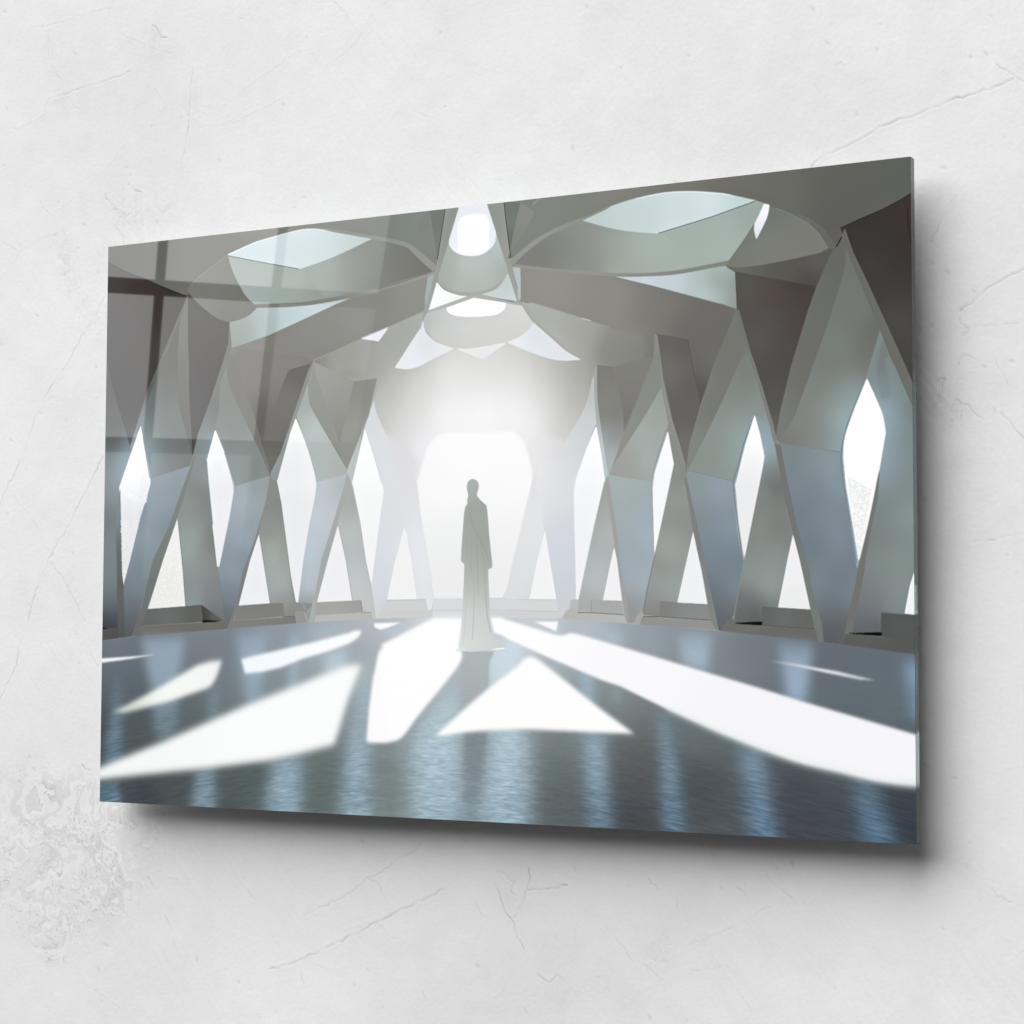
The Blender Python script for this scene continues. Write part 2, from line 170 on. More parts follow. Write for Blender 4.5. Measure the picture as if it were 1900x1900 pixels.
P .6|1122.6,433.1 1134.9,461.6 1143.4,498.5 1152.8,537 1141.3,586.3 1126,651.3 1097.4,648.5 1096.4,671.2 1067.6,669.3 1073.4,634.3 1087.9,577.6 1107.2,497.4 1120.3,440.9|1126.4,463=138,143,138 1116.8,497.7=150,157,151 1126.3,515.4=141,143,138 1126.2,567.8=154,161,156 1107.1,567.4=160,166,160 1097.5,593.5=142,145,140 1145.2,533.3=140,141,135 1087.8,620.5=152,160,156 1116.6,629.5=155,166,162 1084,655.4=145,148,147 1087.8,665.9=125,124,121
L 1.0 =110,112,108|1087.9,577.6 1082.1,602 1076.3,625.6 1067.6,667.6
P .5|1152.8,542.2 1166.8,603.1 1176.6,653.8 1125.1,651.2 1141.3,586.3|=238,241,243
L 1.0 =120,132,130|1152,540.4 1141,586.3 1125.1,651.2
P 3|1015.8,281.5 1086.2,268.2 1059,333.2 1034.5,387.1 ~1031.6,353.1 1021.7,306.2|1049.2,291.7=130,129,121 1039.4,317.9=127,125,118 1035.5,362.2=123,119,114
P .6|987.9,277 1015.8,281.2 ~1022.7,309.8 ~1031.6,353.1 1033.9,387.1 1010.9,447.6 1004,432.1 991,351.1 988,315.1|999.9,297.8=131,130,122 1009.8,285.8=124,122,114 1003.9,351.8=136,135,127 1013.8,388=140,142,137 1017.8,352.4=128,126,119 1005.9,423.3=172,182,181 1000,396.3=165,178,180
P .6|982,291.4 987.9,277 988,315.1 ~991,351.1 1004,432.1 1007.9,450.1 1002,457.9 987,368.8 ~983.6,332.8|986,306=162,166,158 988,351=168,172,166 998,414.1=192,208,212 1004,450=185,196,196
P .6|982,293.2 ~983.6,332.8 987,368.8 970.1,407.6 ~952.5,453.6 ~947.7,471.4 948.6,528.8 951.4,600.4 952,645 942.4,645.9 941.4,658.3 922.3,676.2 916.2,644.8 909,599.9 895.6,533 879.1,465.6 889.2,427.8 919.7,412.7 ~937.9,388.2 ~968,341|978,323.5=188,190,185 899.4,437.3=222,223,226 919.8,419.9=216,217,219 909.8,491.8=215,218,223 926.1,528.3=209,212,222 930.2,582.2=207,213,225 940.1,474.7=217,221,226 950,403.1=209,213,214 970.1,368.1=202,207,210 889.3,473.1=222,222,227 930.3,618.9=205,212,222 930.4,654.7=205,207,208
L 1.2 =165,174,178|986.6,370.6 978.1,388.2
P .5|987,373.3 970.1,409.4 ~952.5,454.5 ~948.1,471.4 949.2,528.8 951.6,600.4 952.4,645 956.4,645 971.3,583.7 984.2,529.6 1002,458.5 996,419.3|987.1,395.7=255,255,255 970.2,439.8=248,249,251 970.2,493.5=242,243,245 960.3,564.8=240,240,244
L 1.0 =215,220,226|951.1,457.1 947.7,475 948.6,528.8 950.8,600.4
P .6|1002,460.6 1010.9,512.5 1017.8,557 1008,601.1 998.2,647.1 978.4,646.1 978.4,665.9 954.9,665.2 955.5,651.3 971.3,583.7 984.2,529.6|1004,476.7=160,164,160 1000,494.4=165,169,166 1000.1,547.8=178,182,180 986.2,547.5=164,177,174 980.3,591.9=178,184,184 986.3,610.6=186,192,192 970.4,654.9=172,173,170
P .5|1018.2,564.1 1022.8,584.5 1031.2,647.6 998.2,647.1 1012.9,584.3|=240,240,243
L 1.0 =150,156,156|1017.8,562.3 1008.4,601.1 998.2,647.1
P 10|874.7,381.8 937.9,391.8 919.8,429 895.4,448 877,454.6|889.1,400.6=225,225,229 915.7,407.1=212,212,213 899.4,437.3=221,222,226 879,436.5=227,227,232
G 40 .4 =255,255,255|687.1,313.5 762.3,293.4 836.1,297.5 878.6,330.9 893.2,400.8 643.9,390.3
G 60 .9 =255,255,255|702.6,362.9 846.8,376.9 843.7,384.1 868.7,454.3 852.5,526.6 668.9,522.3 661.9,447.3 683.3,392
P 3.5|~707,372.5 762.7,373.5 840.5,374.4 ~839.5,375.1 ~856.1,390.1 ~868.6,421.6 ~873.9,454.5 862.7,497.8 836.2,599 828.1,644.3 825,644.3 690.4,643.5 682.5,597 664.4,503.5 657.5,449.1 671.4,410.2 ~683.2,386.4|762.8,395.3=253,253,254 720.5,467.9=250,250,250 721,542=241,242,242 710.5,588.1=237,238,238 721.4,616.9=237,236,239 816.4,580.5=240,240,240 837.6,435=251,251,251 838,526.2=244,244,244 826.3,471.2=250,250,250 806.1,617.7=237,236,239
P .8|873.9,455.4 883.2,471.1 894.6,533 883.5,582.4 869.3,643.6 917.2,644.8 918.3,663.6 815.7,661.5 817.7,644.2 828,628.8 837.2,599|879.1,472.8=226,226,230 869,526.9=226,228,231 858.9,581.1=223,226,228 848.7,618.1=222,225,227 848.8,641.7=220,222,223 869.4,654.5=212,214,215 889.5,527.4=230,230,232
P .6|896,535.7 908,599.9 916.6,644.8 869.3,644 883.5,582.4|=243,243,244
P .8|555.6,348.5 572.1,307.4 ~579.1,334.4 615.3,402.4 646.5,437.4 657.5,450.9 664.4,503.5 682.5,597 690.4,643.5 687.3,661 678.6,660.1 659.3,643.1 647.5,578.9 634.6,523.4 615.8,596.2 599.6,643.9 590.9,666.4 579.8,674.8 571.6,624.9 575.6,577.8 587.2,501.5 ~592.5,463.9 ~589,448.7 556.8,356.2|565.6,339.5=210,216,220 588.5,388=221,225,228 600.1,445.3=221,226,229 633.2,427.6=221,221,225 611.5,483.3=219,222,228 600.9,539.6=219,221,230 590.2,586.5=212,220,230 622.7,502.5=221,221,226 655.6,484.6=228,228,231 656,540.7=233,234,237 673.7,578.3=232,234,236 586,615.6=212,218,228 584.2,662.6=208,208,210 674,625.7=228,230,232 642.2,456.1=224,222,228
P .6|634.6,525.3 647.5,578.9 657.8,642.7 601.8,643.9 617.8,578.4|=242,242,243
L 1.2 =246,247,248|637.3,532.8 649.8,596.6 658.5,642.7
P 10|592.8,369.3 632.8,380.5 661.7,419.2 655.3,447.1 622.2,436.6 601.9,398.1|610.8,389=222,223,225 644,409.2=222,219,224 655.2,437.7=227,224,230 622.1,417.7=222,222,226
P .5|555.7,356.2 575.3,410.3 ~589,449.6 ~592.7,463.9 587.2,501.5 573.5,595.7 570,622 558.8,577.5 547,515.7 530.5,448.2 543.6,397.6|557.1,386.7=254,255,255 555.2,424.7=251,252,252 566.9,482.1=244,246,246 567.6,557.8=242,243,244
L 1.0 =200,208,214|556.3,356.2 575.2,406.5 589.7,450.6
P 1|450.2,237.9 533.9,276.6 506.5,385.6 477.7,314 455.2,262.4|485.3,268.1=156,157,149 497.2,307.3=148,148,140 502.4,365.2=138,138,130
P .6|533.4,276.6 556,275.4 579.7,274.5 574.2,292.3 563.3,333.6 539,387.9 521.2,426.3 504.4,384.5|553.9,291.1=140,140,132 540.3,282.7=134,133,125 531.6,328.3=144,144,135 520.7,375.6=148,149,141 547.7,348.2=155,156,147 567.4,284.3=150,150,142
P .6|579.7,274.5 587.5,268.2 573.2,307.5 556.7,348.6 543.6,397.6 530.1,447.7 520.1,431.1 521.2,425.4 539,386 563.3,331.7|569.9,311.1=172,175,167 552.2,348.4=170,174,168 539.1,401.2=190,198,198 528.1,435.2=190,196,195
P .6|439,273.2 ~441.7,302.4 ~455.9,328.4 518.9,423.4 521.2,427.3 504.8,384.5 477.7,314 455.2,262.4 450.2,237.9|448.4,285.3=146,149,140 474.5,335.1=143,146,137 505,396.1=145,148,140
P .6|439,272.2 ~441.7,304.4 ~453.6,328.2 520.1,425.4 521.3,432.1 459.5,443.4 ~454.6,421.1 ~442.7,391.6 428.3,356.1 417.4,328.4 440.2,273.2 432.1,282.5|434.7,304=163,168,161 451.5,353.3=183,196,194 475.2,402.6=178,188,184 498.3,413.1=174,177,171 433.6,313.7=155,162,156 437.4,333.3=176,186,182 464,433=176,188,184
L 1.0 =170,180,178|460.6,443.4 520.2,432.6
P .6|459,444 521.3,432.7 516.9,448.2 485.8,537.2 470.2,576.2 445.9,679.4 431.7,648.7 423.5,646.7 433.2,575.6 444.1,517.1 ~457.4,461.6|475.7,450.7=190,203,208 498.7,451.4=178,185,185 464.7,498.4=195,208,220 476.2,498.7=190,195,205 453.8,555.8=190,205,215 472.4,565.7=178,188,196 445.2,614.2=185,198,206 443.3,652.6=155,162,164 441.2,671.7=145,150,150
P .5|520.8,432.6 529.4,447.1 503.5,516.6 483.9,576.4 462.9,646.9 455.2,680.3 446,680.3 454.9,652.6 471.3,576.2 485.8,537.2 516.9,448.2|510.3,470.9=168,173,170 465.9,604.8=162,170,170 452.7,662.2=172,175,174
P .5|503.5,518.5 520.4,576.9 533.6,644.8 462.9,646.9 484.4,576.4|=240,240,242
P .6|530.1,448.2 547,515.7 558.8,577.5 570.4,622 579.8,674.8 573.1,674.8 550.5,648.3 533.6,644.8 520,576.9 503.4,510.9 521.6,461.7|521.8,480.8=168,173,168 526.9,538.1=189,195,192 545.1,557.4=178,186,186 541.2,615.1=199,205,204 561.8,653.1=194,197,197 554.6,605.8=188,194,195
L 1.0 =160,170,168|503.9,518.5 520.4,576.9 533.6,644.8
L 1.0 =165,176,176|531.7,450.6 548.1,515.7 558.8,577.5 569.3,617.3
P .5|415.1,332.6 403.7,357 377.6,437.7 387.5,477 406.5,593.6 420,647.1 423.5,647.1 433.2,575.6 444.1,517.1 ~456.9,461.6 ~456.6,436.6 ~442.7,393.6 428.3,360|415.4,351.6=255,255,255 415.6,369.2=252,253,253 415.7,380.8=233,235,237 404.4,419.2=234,236,238 416.9,477.8=233,234,236 440.9,439.9=240,242,244
P .7|282.2,216.6 297.3,253.2 327.2,322 342.1,363 356.4,359.7 381.6,291.4 400,251.4 444.5,243.3 450.2,236.9 426.8,227.6 306.3,206.2|343.1,259.8=124,121,114 331.9,318.3=106,104,97 344.2,338.6=104,100,94 378.7,242.3=126,123,115 437.4,232.2=122,119,112 306.9,247.8=120,118,110 425.7,237.3=128,125,117
P .7|444.5,241.4 400,249.4 379.3,291.3 356.3,356.8 343.2,358.2 342.2,367.9 359.4,409.8 363.3,433.4 385.2,391.2 412.7,322.3 440,255.7|414.2,254.2=100,93,88 430.5,249.3=104,98,92 391.2,301.7=110,105,98 370.6,359.4=106,102,95 366.4,398.3=112,110,103 403,302.3=116,112,105
P .6|444.5,243.3 443.4,250.1 439,273.2 432.1,282.5 439,273.2 415.1,331.2 403.7,357 377.6,438.7 364.5,433.4 364.4,425.6 385.2,391.2 412.7,322.3|433.2,274.8=135,138,131 408.2,341.6=140,146,142 389.9,389.5=148,158,158 373.9,427.9=142,150,147
P .6|267.8,232.6 ~273.1,265.7 ~288.2,296.3 340,385.5 360.8,427.4 361.9,417.7 357,405.8 342.2,367.9 327.2,322 297.3,253.2 282.2,216.6 270,215.8|282.6,246.4=116,115,107 302.7,297.1=118,117,109 332.5,357.7=117,117,110 352.1,397.7=122,124,117
P .6|267.8,232.6 ~273.1,265.7 ~288.2,296.3 340,385.5 362,429.4 288.4,444.6 ~282.8,430.6 265.1,384.4 245.4,343.9 ~252.3,310.4 253.6,266.6|263.6,285.1=122,127,120 266.7,325=124,132,127 283.9,335.7=126,134,130 296.9,395.6=138,150,147 321.3,416.2=136,142,138 340.3,407.1=130,137,132 290.1,430.8=145,158,155
L 1.0 =138,148,148|289.1,444.6 309.5,438.4 362.1,430.4
P .6|287.9,446.2 362.5,430.6 357.8,466.4 334.8,534.1 309.3,592.4 293.3,651.9 276.9,692 272.1,692 267,677.3 254.8,592.7 257.1,585.8 277.7,497.5 286.8,452.4|310,474.8=163,178,188 333.9,465.7=150,164,166 345.6,446.4=146,157,155 310.9,533.6=150,168,180 299.4,572.6=130,145,158 334.6,514.6=146,157,160 293,464.4=160,175,182 287.6,593.1=142,157,168 283.3,632.2=120,132,140 271.8,671.4=102,108,111
P .5|362.6,433.3 368.1,435.5 341.2,526.5 321.3,592.5 300.5,652.9 281.8,692 276.9,692 294.5,651.9 309.3,592.4 334.8,534.1 357.8,466.4|353.1,476=135,140,134 327.8,543.8=128,134,128 295.5,642.1=122,128,126
P .5|341.2,530.4 352,574.4 366.1,648.3 300.5,651.9 323.9,574|=236,239,241
P .6|364.5,435.3 377.1,439.3 386.8,477 406.5,593.6 418.9,647.6 420.3,671.7 393.4,669.7 393.1,648.5 366.1,648.3 354.7,592.9 341.2,526.5|369.8,476.5=132,137,132 363.1,515.2=142,145,139 373.2,564.1=167,177,171 394.3,554.7=148,153,148 383.3,613.6=169,179,177 395.5,648.5=150,154,154 407.4,667.8=130,130,127 369.4,447.2=135,142,138
L 1.2 =128,140,138|377.6,441.6 386.8,478.9 406.5,593.6 415.4,646.7
L 1.2 =145,156,152|342.4,530.4 352,574.4 366.8,648.3
G 16 .55 =175,215,232|245.4,345.9 262.6,380.4 230,412.9 228.1,398.9
P .5|245.4,345.9 265.1,384.4 ~282.8,432.6 ~286.3,450.4 277.7,497.5 257.1,583.8 242.6,512.5 230.3,432.8 228.1,398.9|245.2,363.8=255,255,255 248,383.7=253,254,255 250.7,403.7=235,236,240 261.3,453.6=232,232,237 262.1,512.9=238,238,240
L 1.2 =165,190,185|246.4,346.3 265.1,384.4 282.8,432.6 287,450.5
P .6|181.5,97.1 179.2,106 119.2,219.5 119.2,218.5 93.3,269.8 56.5,361.7 46.5,379.7 81.1,330.3 91.3,296.2 115.9,246.7 167.4,228.5 176.8,113.9|=100,105,98 103.3,256.1=92,98,90 71.5,335.9=115,125,122 59.1,361.8=135,152,160
P .6|180.4,106.1 166,143.5 163.6,228.3 164.6,289.8 196.2,387.7 191.5,406.5 105.1,426.5 102.4,418.3 81.1,331.3 91.3,296.2 117.1,242.7 122.8,206.5 133.1,212.2|157.9,187.5=90,90,86 133.3,227.4=94,93,88 134,268=100,102,98 109.1,297.1=108,120,116 135.1,328.7=112,118,114 97.1,337.1=120,137,136 135.8,369.1=112,121,118 176.1,374.8=106,112,110 106,408.4=142,160,167 161.5,400.3=126,131,128 92.5,367.3=140,160,170 131.4,409.3=130,141,142
P .8|166,145.5 179.2,108.1 183.9,169 183.7,230.5 188.2,277 195.7,385.6 164.7,293.9 162,209|175.2,168.4=112,114,107 174,250.1=104,104,98 182.5,310.9=104,107,102
P .7|182.8,100.2 199.3,115.7 ~222,133.5 ~246.9,149.3 272.8,158.2 272.1,195 265.1,215.5 234.3,293.5 208,352.2 197,389.7 194.4,351.6 188.2,277 183.9,169|207.3,150.5=80,77,75 245.1,193.2=74,70,68 195.8,210.1=78,75,73 221.2,242.8=72,67,65 209.9,312.2=78,74,73 200.9,371.8=84,79,76 257,164=86,82,78
P .6|273.5,158.8 278.3,203.4 268.9,223.7 267.8,233.6 253.6,266.6 ~252.3,310.4 245.4,342.9 228.1,398.9 212.3,388.3 197.5,390.7 208,352.2 234.3,293.5 265.1,215.5 272.1,195|274.4,185.2=112,116,108 255.9,254.8=112,117,110 244.3,304=108,110,104 230.2,343.2=112,119,114 223.2,372.8=135,150,156 235.5,369.3=150,175,185 210.9,376.3=118,126,124
G 14 .5 =175,215,232|240.2,353.6 245,349.8 232.2,399 228.1,398.9
P .5|245.4,345.9 265.1,384.4 260.7,414 231.2,412.9 228.1,398.9|245.2,363.8=255,255,255 248,383.7=253,254,255 250.8,405.7=235,236,240
L 1.0 =145,156,160|105.1,426.5 136.6,418.5 186.6,408.3
P .6|103.8,427.5 194,406 172.3,452.8 148.3,510.3 109.3,589.9 73,695.2 66.8,704.9 51.4,707.3 46.3,614.4 60.4,570 55.1,589.2 82.1,494.6 102.1,442.6|136.8,429.6=146,161,166 112.2,469.1=141,158,168 157.1,440.3=132,142,154 143.2,510.2=124,137,149 87.8,529.1=142,160,168 88.7,579.5=128,142,149 100.9,549.5=132,147,158 76.5,610.6=122,136,146 64.5,650.9=108,120,128 64.9,671=96,104,108 60.2,695.2=84,88,90 166.8,420.6=140,155,160
P .5|194,405.6 198.7,389.8 204.9,390 180,461.1 164.3,496.6 128.2,590.1 100.3,657.1 84.6,704.8 67.5,704.9 90,651 112.7,570.8 148.3,510.3 172.3,452.8|184.6,441.2=120,127,122 148.4,520.3=118,126,119 102.2,620.9=115,122,122 80.6,691.2=104,106,104
P .5|166.1,498.7 179.1,590.7 185.6,652.8 104.1,656.7 135.5,571.2|=233,233,231
P .6|203.7,389.9 212.3,388.3 228.1,399.3 231.5,432.8 242.5,508.5 254.7,587.7 260,612.4 269.5,679.2 225.5,678.2 220.2,650.6 185.6,652.8 179.1,590.7 166.1,498.7 181.2,461.1|211.5,412.2=125,134,134 200,471.6=134,145,141 201,531.4=147,159,154 238,532.2=118,122,116 212.1,452.1=118,120,115 224.8,472.3=120,126,122 226.5,422.7=140,155,160 202.3,611.8=140,151,147 239.5,631.9=128,134,138 240,667.4=108,108,108 202.9,647.5=138,155,158 181.4,550.9=150,164,158
L 1.6 =110,124,116|166.6,498.7 172.6,540.8 177.3,571.8 186.1,651.4
L 1.0 =150,175,178|228.1,400.9 242.5,508.5 253.4,583.8
P .5|286.3,450.4 277.7,497.5 257.1,583.8 253.9,583.8 242.6,512.5 261.5,473.4|=236,236,239
P .7|-2,26.7 ~40.2,47.9 ~79.3,63.5 ~110.4,77.2 169,100.8 179.1,103 177.9,108 119.2,219.5 93.3,269.8 56.6,365.8 33,352.6 -5.3,260.3 -11.8,198 -7.8,135.2|14.6,70.6=74,69,63 66.7,78.9=70,52,52 131,90.1=64,52,50 116.3,123.6=62,50,48 112.2,184.5=70,66,60 42.3,159.3=72,70,68 15.3,105.8=70,68,65 56.9,243.3=70,68,67 58,304.7=72,71,70 107.7,217.8=74,69,62 50.9,341.1=84,84,82
L 1.2 =45,40,37|87.1,66.6 110.4,77.8 169,100.8
P .8|-6.5,198.3 1.5,207.1 ~10,240.6 ~26.6,288.8 55.2,362.7 60.7,380.2 34.7,439.4 36.9,487.4 42.7,589 46.3,614.4 35.7,691.2 -7.1,695.3 -7.7,404.2|5.2,260.9=80,80,77 19.5,323.3=88,90,87 12.4,359.9=92,97,95 8,404.8=118,130,131 34.3,415.9=140,160,168 41.6,395.8=138,158,165 4.4,486.5=104,112,112 23.8,548.1=118,131,134 16.9,456.2=125,140,145 12.1,610=122,137,136 12.9,650.6=103,116,128 13.5,681.1=68,72,76 3.2,689.2=55,57,58
G 22 .7 =165,205,225|81.1,330.3 95.5,387.7 101.8,428.4 39.9,442.6 59.4,380.2
P .5|81.1,330.7 92.8,379.5 ~103.3,424.4 ~101.5,442.6 82.1,494.6 60.4,570 46.3,614.8 42.7,589 37.7,487.4 34.2,439.4 59.4,380.2|72,366.5=255,255,255 67.6,407=255,255,255 60.3,427=252,253,254 65.8,447.5=232,232,240 56.3,487.9=222,222,232 57.4,548.7=224,224,223
N .4 6 =240,242,245|34.7,439.4 101.4,434.5 96.9,468.7 61,463.6
L 1.2 =120,140,142|82.2,332.3 92.8,379.5 102.7,424.4
P .6|36,440.5 43.3,589 46.4,616.4 51.7,707.3 41.1,707.8 35.7,691.2 31.5,569.6 26.9,507.5|33,487.3=118,135,142 38.5,568.7=92,102,104 37.6,590=98,106,104 41.1,640.6=96,102,104 44.7,691.2=86,87,84
L 1.0 =70,80,84|39.1,507.8 42.7,589 46.4,616.4
N .4 3 =232,233,232|37.9,497.6 82.1,498.6 60.4,570 46.2,610.3 42.7,589
N .4 3 =240,240,238|166.1,498.7 179.1,590.7 185.6,652.8 104.1,656.7 135.5,571.2
P 9|503.6,263.3 556,274.4 537.8,261.5 515,256.3|=146,145,137
P .5|-7.1,692.3 35.7,691.2 40.4,707.8 -6.7,714|=84,84,81
P .5|-2,689.6 12.4,691.2 -1.9,692.5|=20,20,20
P .5|101.1,657.5 185.6,652.8 220.2,650.6 225.5,679.2 90.2,686.9|140.9,667.2=110,117,114 203.1,665.3=96,96,91 115.9,681.1=98,103,101 165.7,655.3=105,108,104
P .5|220.2,650.6 267,677.3 268.2,679.2 225.5,679.2|=104,104,104 230.4,675.3=60,60,60
P .5|92,687.1 269,678.7 271.3,692.2 83.9,704.8|=110,109,104
L 1.0 =128,128,124|92.7,686.7 268.2,678.7
P .5|223.5,676.8 263.4,678.7 223.6,680.4|=20,20,20
P .5|300.5,652.3 366.1,648.7 393.1,648.1 395.8,670.1 290.7,677.7|312.7,667.6=128,131,127 372.1,660=130,128,122
P .5|288.8,678.5 418,671.3 420.9,682.4 280.5,691.6|=126,126,122
L 1.0 =80,82,80|393.4,670.7 418,671.1
P .5|416.1,647 453.7,649.7 436.5,666 437.6,663.1 420.2,663|=142,143,141
P .5|417.9,663 434.2,662.7 443.6,680.9 420.9,682.4|=152,151,149
P .5|439.8,652.5 431.7,648.7 446,680.3 447.1,681.3 437.7,664|=150,152,151
P .5|462.9,647.3 533.6,645 550.5,644.3 552.9,663.6 458.5,669.1|=168,169,167 534.8,653=160,160,157
P .5|457.4,669.3 571.3,664.8 573.1,675.7 455.2,680.7|=184,184,182
L 1.0 =120,122,120|550.5,644.7 552.9,664 571.3,664.8
L 1.0 =140,142,141|458.5,669.8 455.2,680.7
P .5|600,644.2 675.2,643.4 679,660.5 594.8,663|=208,210,211
P .5|588.6,663.5 690.5,661.1 690.6,672.5 579.8,675.3|=206,207,207
L 1.0 =192,193,194|600,644.2 675.2,643.6 679,660.3
P .6|690.4,643.5 748.2,643.8 748.4,672.3 690.6,672.5|=217,219,221
P .6|795.7,642.3 827,642.5 828.1,644.3 917.2,645.2 919.3,664 828.1,661.5 795.8,659.6|=214,216,217
P .6|793.7,659.6 828.1,661.5 919.3,664 921.3,675.4 828.2,674.6 795.9,672.4|=209,210,211
L 1.0 =196,197,198|690.5,661.4 747.3,660.7
L 1.0 =192,193,193|828.1,661.7 919.3,664 921.3,675.3
L 1.0 =200,200,201|848.8,644.6 917.2,645.3
P .5|942.4,645.9 956.4,645.6 954.9,658.4 941.4,659.2|=188,188,186
P .5|929.4,675.3 ~934.4,663.7 942.4,659.2 954.9,658.4 954.5,665.5 1035.1,669.3 1039.8,681.6|=182,183,181
P .5|978.4,645.7 998.2,647.1 1031.6,648.1 1035.1,668.9 978.4,665.9|=170,172,170
L 1.3 =110,112,110|954.9,665.7 978.4,665.9 1035.1,669.3
L 1.0 =140,141,138|978.6,646.1 978.6,665.6
P .5|1052.6,682.5 ~1057.9,671.1 1067,664.1 1068.5,671.1 1064.3,684.7|=166,167,165
P .5|1097.4,648.5 1126,651.4 1176.9,654.1 1181.9,677.7 1095.9,672|=138,142,142 1107,662.5=128,128,124
P .5|1066.6,672.8 1182.5,678.2 1189.5,692.6 1063.1,684.7|=146,147,144
L 1.3 =62,64,64|1068.5,672.1 1096.4,672.5
L 1.0 =85,88,88|1096.4,672.5 1181.9,677.7
P .5|1176.9,653.2 1191.8,692.3 1200.1,694 1197.3,694 1215.9,672.3 1218.7,669.7 1194.6,664.5 1181.6,638.6|=104,107,110 1194.6,683.4=92,94,96
P .5|1164,586.6 1171.1,586.7 1191.8,683.4 1194,692.8 1189.5,692.3 1181.9,677.4 1176.6,653.8|=128,134,130
P .5|1138.7,465.2 1141.2,456.5 1160.3,533.7 1175.2,603.2 1171.1,586.7 1164,586.6 1166.8,603.1 1152.8,541.3|=126,130,124
P .5|1197.3,694 1215.9,672.8 1219,682 1347.9,691.8 1352.6,710.2 1238.8,698.7|1220.5,690.2=112,113,110 1311.4,696.9=104,104,100
P .5|1262.8,656.2 1290,658.4 1341,661.6 1347.9,691.3 1263,684.2|1293.5,669.9=108,115,113 1270,673.2=98,97,94 1329.3,681.7=102,103,98
L 1.2 =120,134,142|1262.8,656.2 1290,658.2
P .5|1218.3,682.7 1263.6,680.8 1263.6,685.1|=20,20,20
L 1.0 =60,60,58|1263.6,685.1 1347.1,691.3
P .6|1224.4,205.7 1218.4,220.9 1186.4,290.3 1168.3,346 1147.4,407.9 1140.1,453.9 1143.5,453.1 1175.8,393.4 1202.1,344.3 1233.1,278.4 1238.6,269.2 1228.6,223.4|1209,256.8=116,117,108 1183.5,317.1=124,126,117 1155,411.7=130,135,127 1203.2,300.9=116,116,108 1188.1,343.5=118,120,112
P .6|1238.6,272.6 1228.6,233.8 1225,205.7 1228.1,207.7 1253.3,294.3 1249.7,277.7 1264.2,323.4 1282.2,382.8 1287.6,407 1290.2,417.3 1294.5,468.7 1268.3,433.6 1262.1,399 1253.4,369.3 1238.1,411.7 1226.9,449.2 1219,468.2 1184,458.4 1143.9,449.3 1175.8,393.4 1202.1,344.3 1234.9,276.7|1233.2,241.1=112,114,106 1183.3,395.5=138,148,142 1173.8,429.9=136,145,139 1198.3,370.1=136,145,138 1221.7,328=127,133,124 1240.4,303=122,127,118 1203,361.7=134,141,133 1221.5,388.5=146,165,161 1212.1,431.4=144,159,154 1193.5,430.6=138,146,139 1273,399.5=142,160,172 1262.2,364.6=132,142,136
P .5|1224.4,205.7 1228.7,207.7 1253.3,294.3 1264.2,321.7 1282.2,382.8 1287.9,406.1 1290.2,417.3 1285.7,417.1 1278.6,386 1246,277.4 1238.7,258.8|1233.2,234.1=112,112,104 1258.7,321.4=122,124,115 1276.7,382.5=126,130,124
P 1.8|1253.4,369.3 1271.3,382.2 1284.8,413.7 1295.5,460.2 1301.6,494.5 1314,547.4 1302,604.8 1290,658 1262.8,656.2 1262.7,683.4 1218.3,682 1234.7,587.7 1236.1,585.1 1265.5,450.6 1268.9,431.9 1262.1,399|1267.6,390.6=135,152,158 1273,408=146,166,180 1276.6,425.3=142,162,168 1280.1,451.1=120,128,124 1285.4,476.9=107,107,102 1267.2,484.9=130,140,136 1266.9,536.2=135,142,137 1285.1,536.6=124,123,117 1257.7,570.1=132,140,135 1275.8,587.4=138,150,144 1248.4,605=138,150,146 1275.7,622.3=147,161,157 1239,656.1=114,117,117 1248.1,673.2=88,88,88 1231.6,673.1=104,106,106
P .4|1218.3,682.7 1263.6,680.8 1263.6,685.1|=20,20,20
G 18 .6 =170,210,230|1253.4,369.3 1262.1,399 1268.9,431.9 1263.6,454 1230.6,449.3 1238.1,415.2
L 1.1 =118,132,134|1143.9,448.8 1201.8,463.5 1219,468.9
P .6|1141.2,453.9 1143.9,449.7 1201.8,464.2 1219,469.6 1221.2,492.1 1228.4,543.8 1234.1,586.8 1234.7,587.7 1218.7,669.7 1202,690.2 1196.4,693.3 1200.1,694 1193.6,683.4 1172.4,595.4 1175.2,603.2 1160.3,533.7|1164.3,473=138,153,153 1192.4,473.9=145,158,168 1182.9,516.9=128,145,155 1164.1,525.1=128,140,142 1182.8,568.8=120,137,149 1202.6,482.9=145,160,170 1202.5,534.7=128,145,158 1211.6,586.5=115,132,147 1221,535.1=134,152,164 1202.2,604.4=118,130,140 1192.8,638.7=105,115,121 1202,673.1=96,100,105 1217,630.3=124,142,152 1211.4,656=108,116,120
P .4|1248.4,371.7 1253.4,369.3 1238.1,415.2 1226.8,457.8 1222.2,473.2 1228.4,535.3 1236.1,585.1 1234.1,588.5 1225.6,543.8 1218.5,474.8 1224.1,452.5 1234.4,415|=140,155,162 1226.6,518=160,170,182
L 1.0 =95,108,114|1252.1,370.1 1235.3,413.3 1224.1,450.8 1218.1,469.6 1220.2,492 1233.7,588.5
P .5|1253.7,369.4 1262.1,399 1268.9,431.9 1265.5,450.6 1250.6,518.7 1236.2,583.4 1228.4,535.3 1222.2,473.2 1226.8,457.8 1238.1,415.2|1252.9,398.6=255,255,255 1252.8,424.4=254,255,255 1249,446.6=234,237,239 1239.7,484=231,233,235 1237.6,552.6=234,236,237
P .5|1314.3,550 1328.9,605.1 1341,661.6 1290,658.4 1304.7,588.7|=241,240,243 1315.2,648=234,235,235
L 1.2 =118,128,124|1313.6,549.9 1304.4,588.7 1289.6,657.7
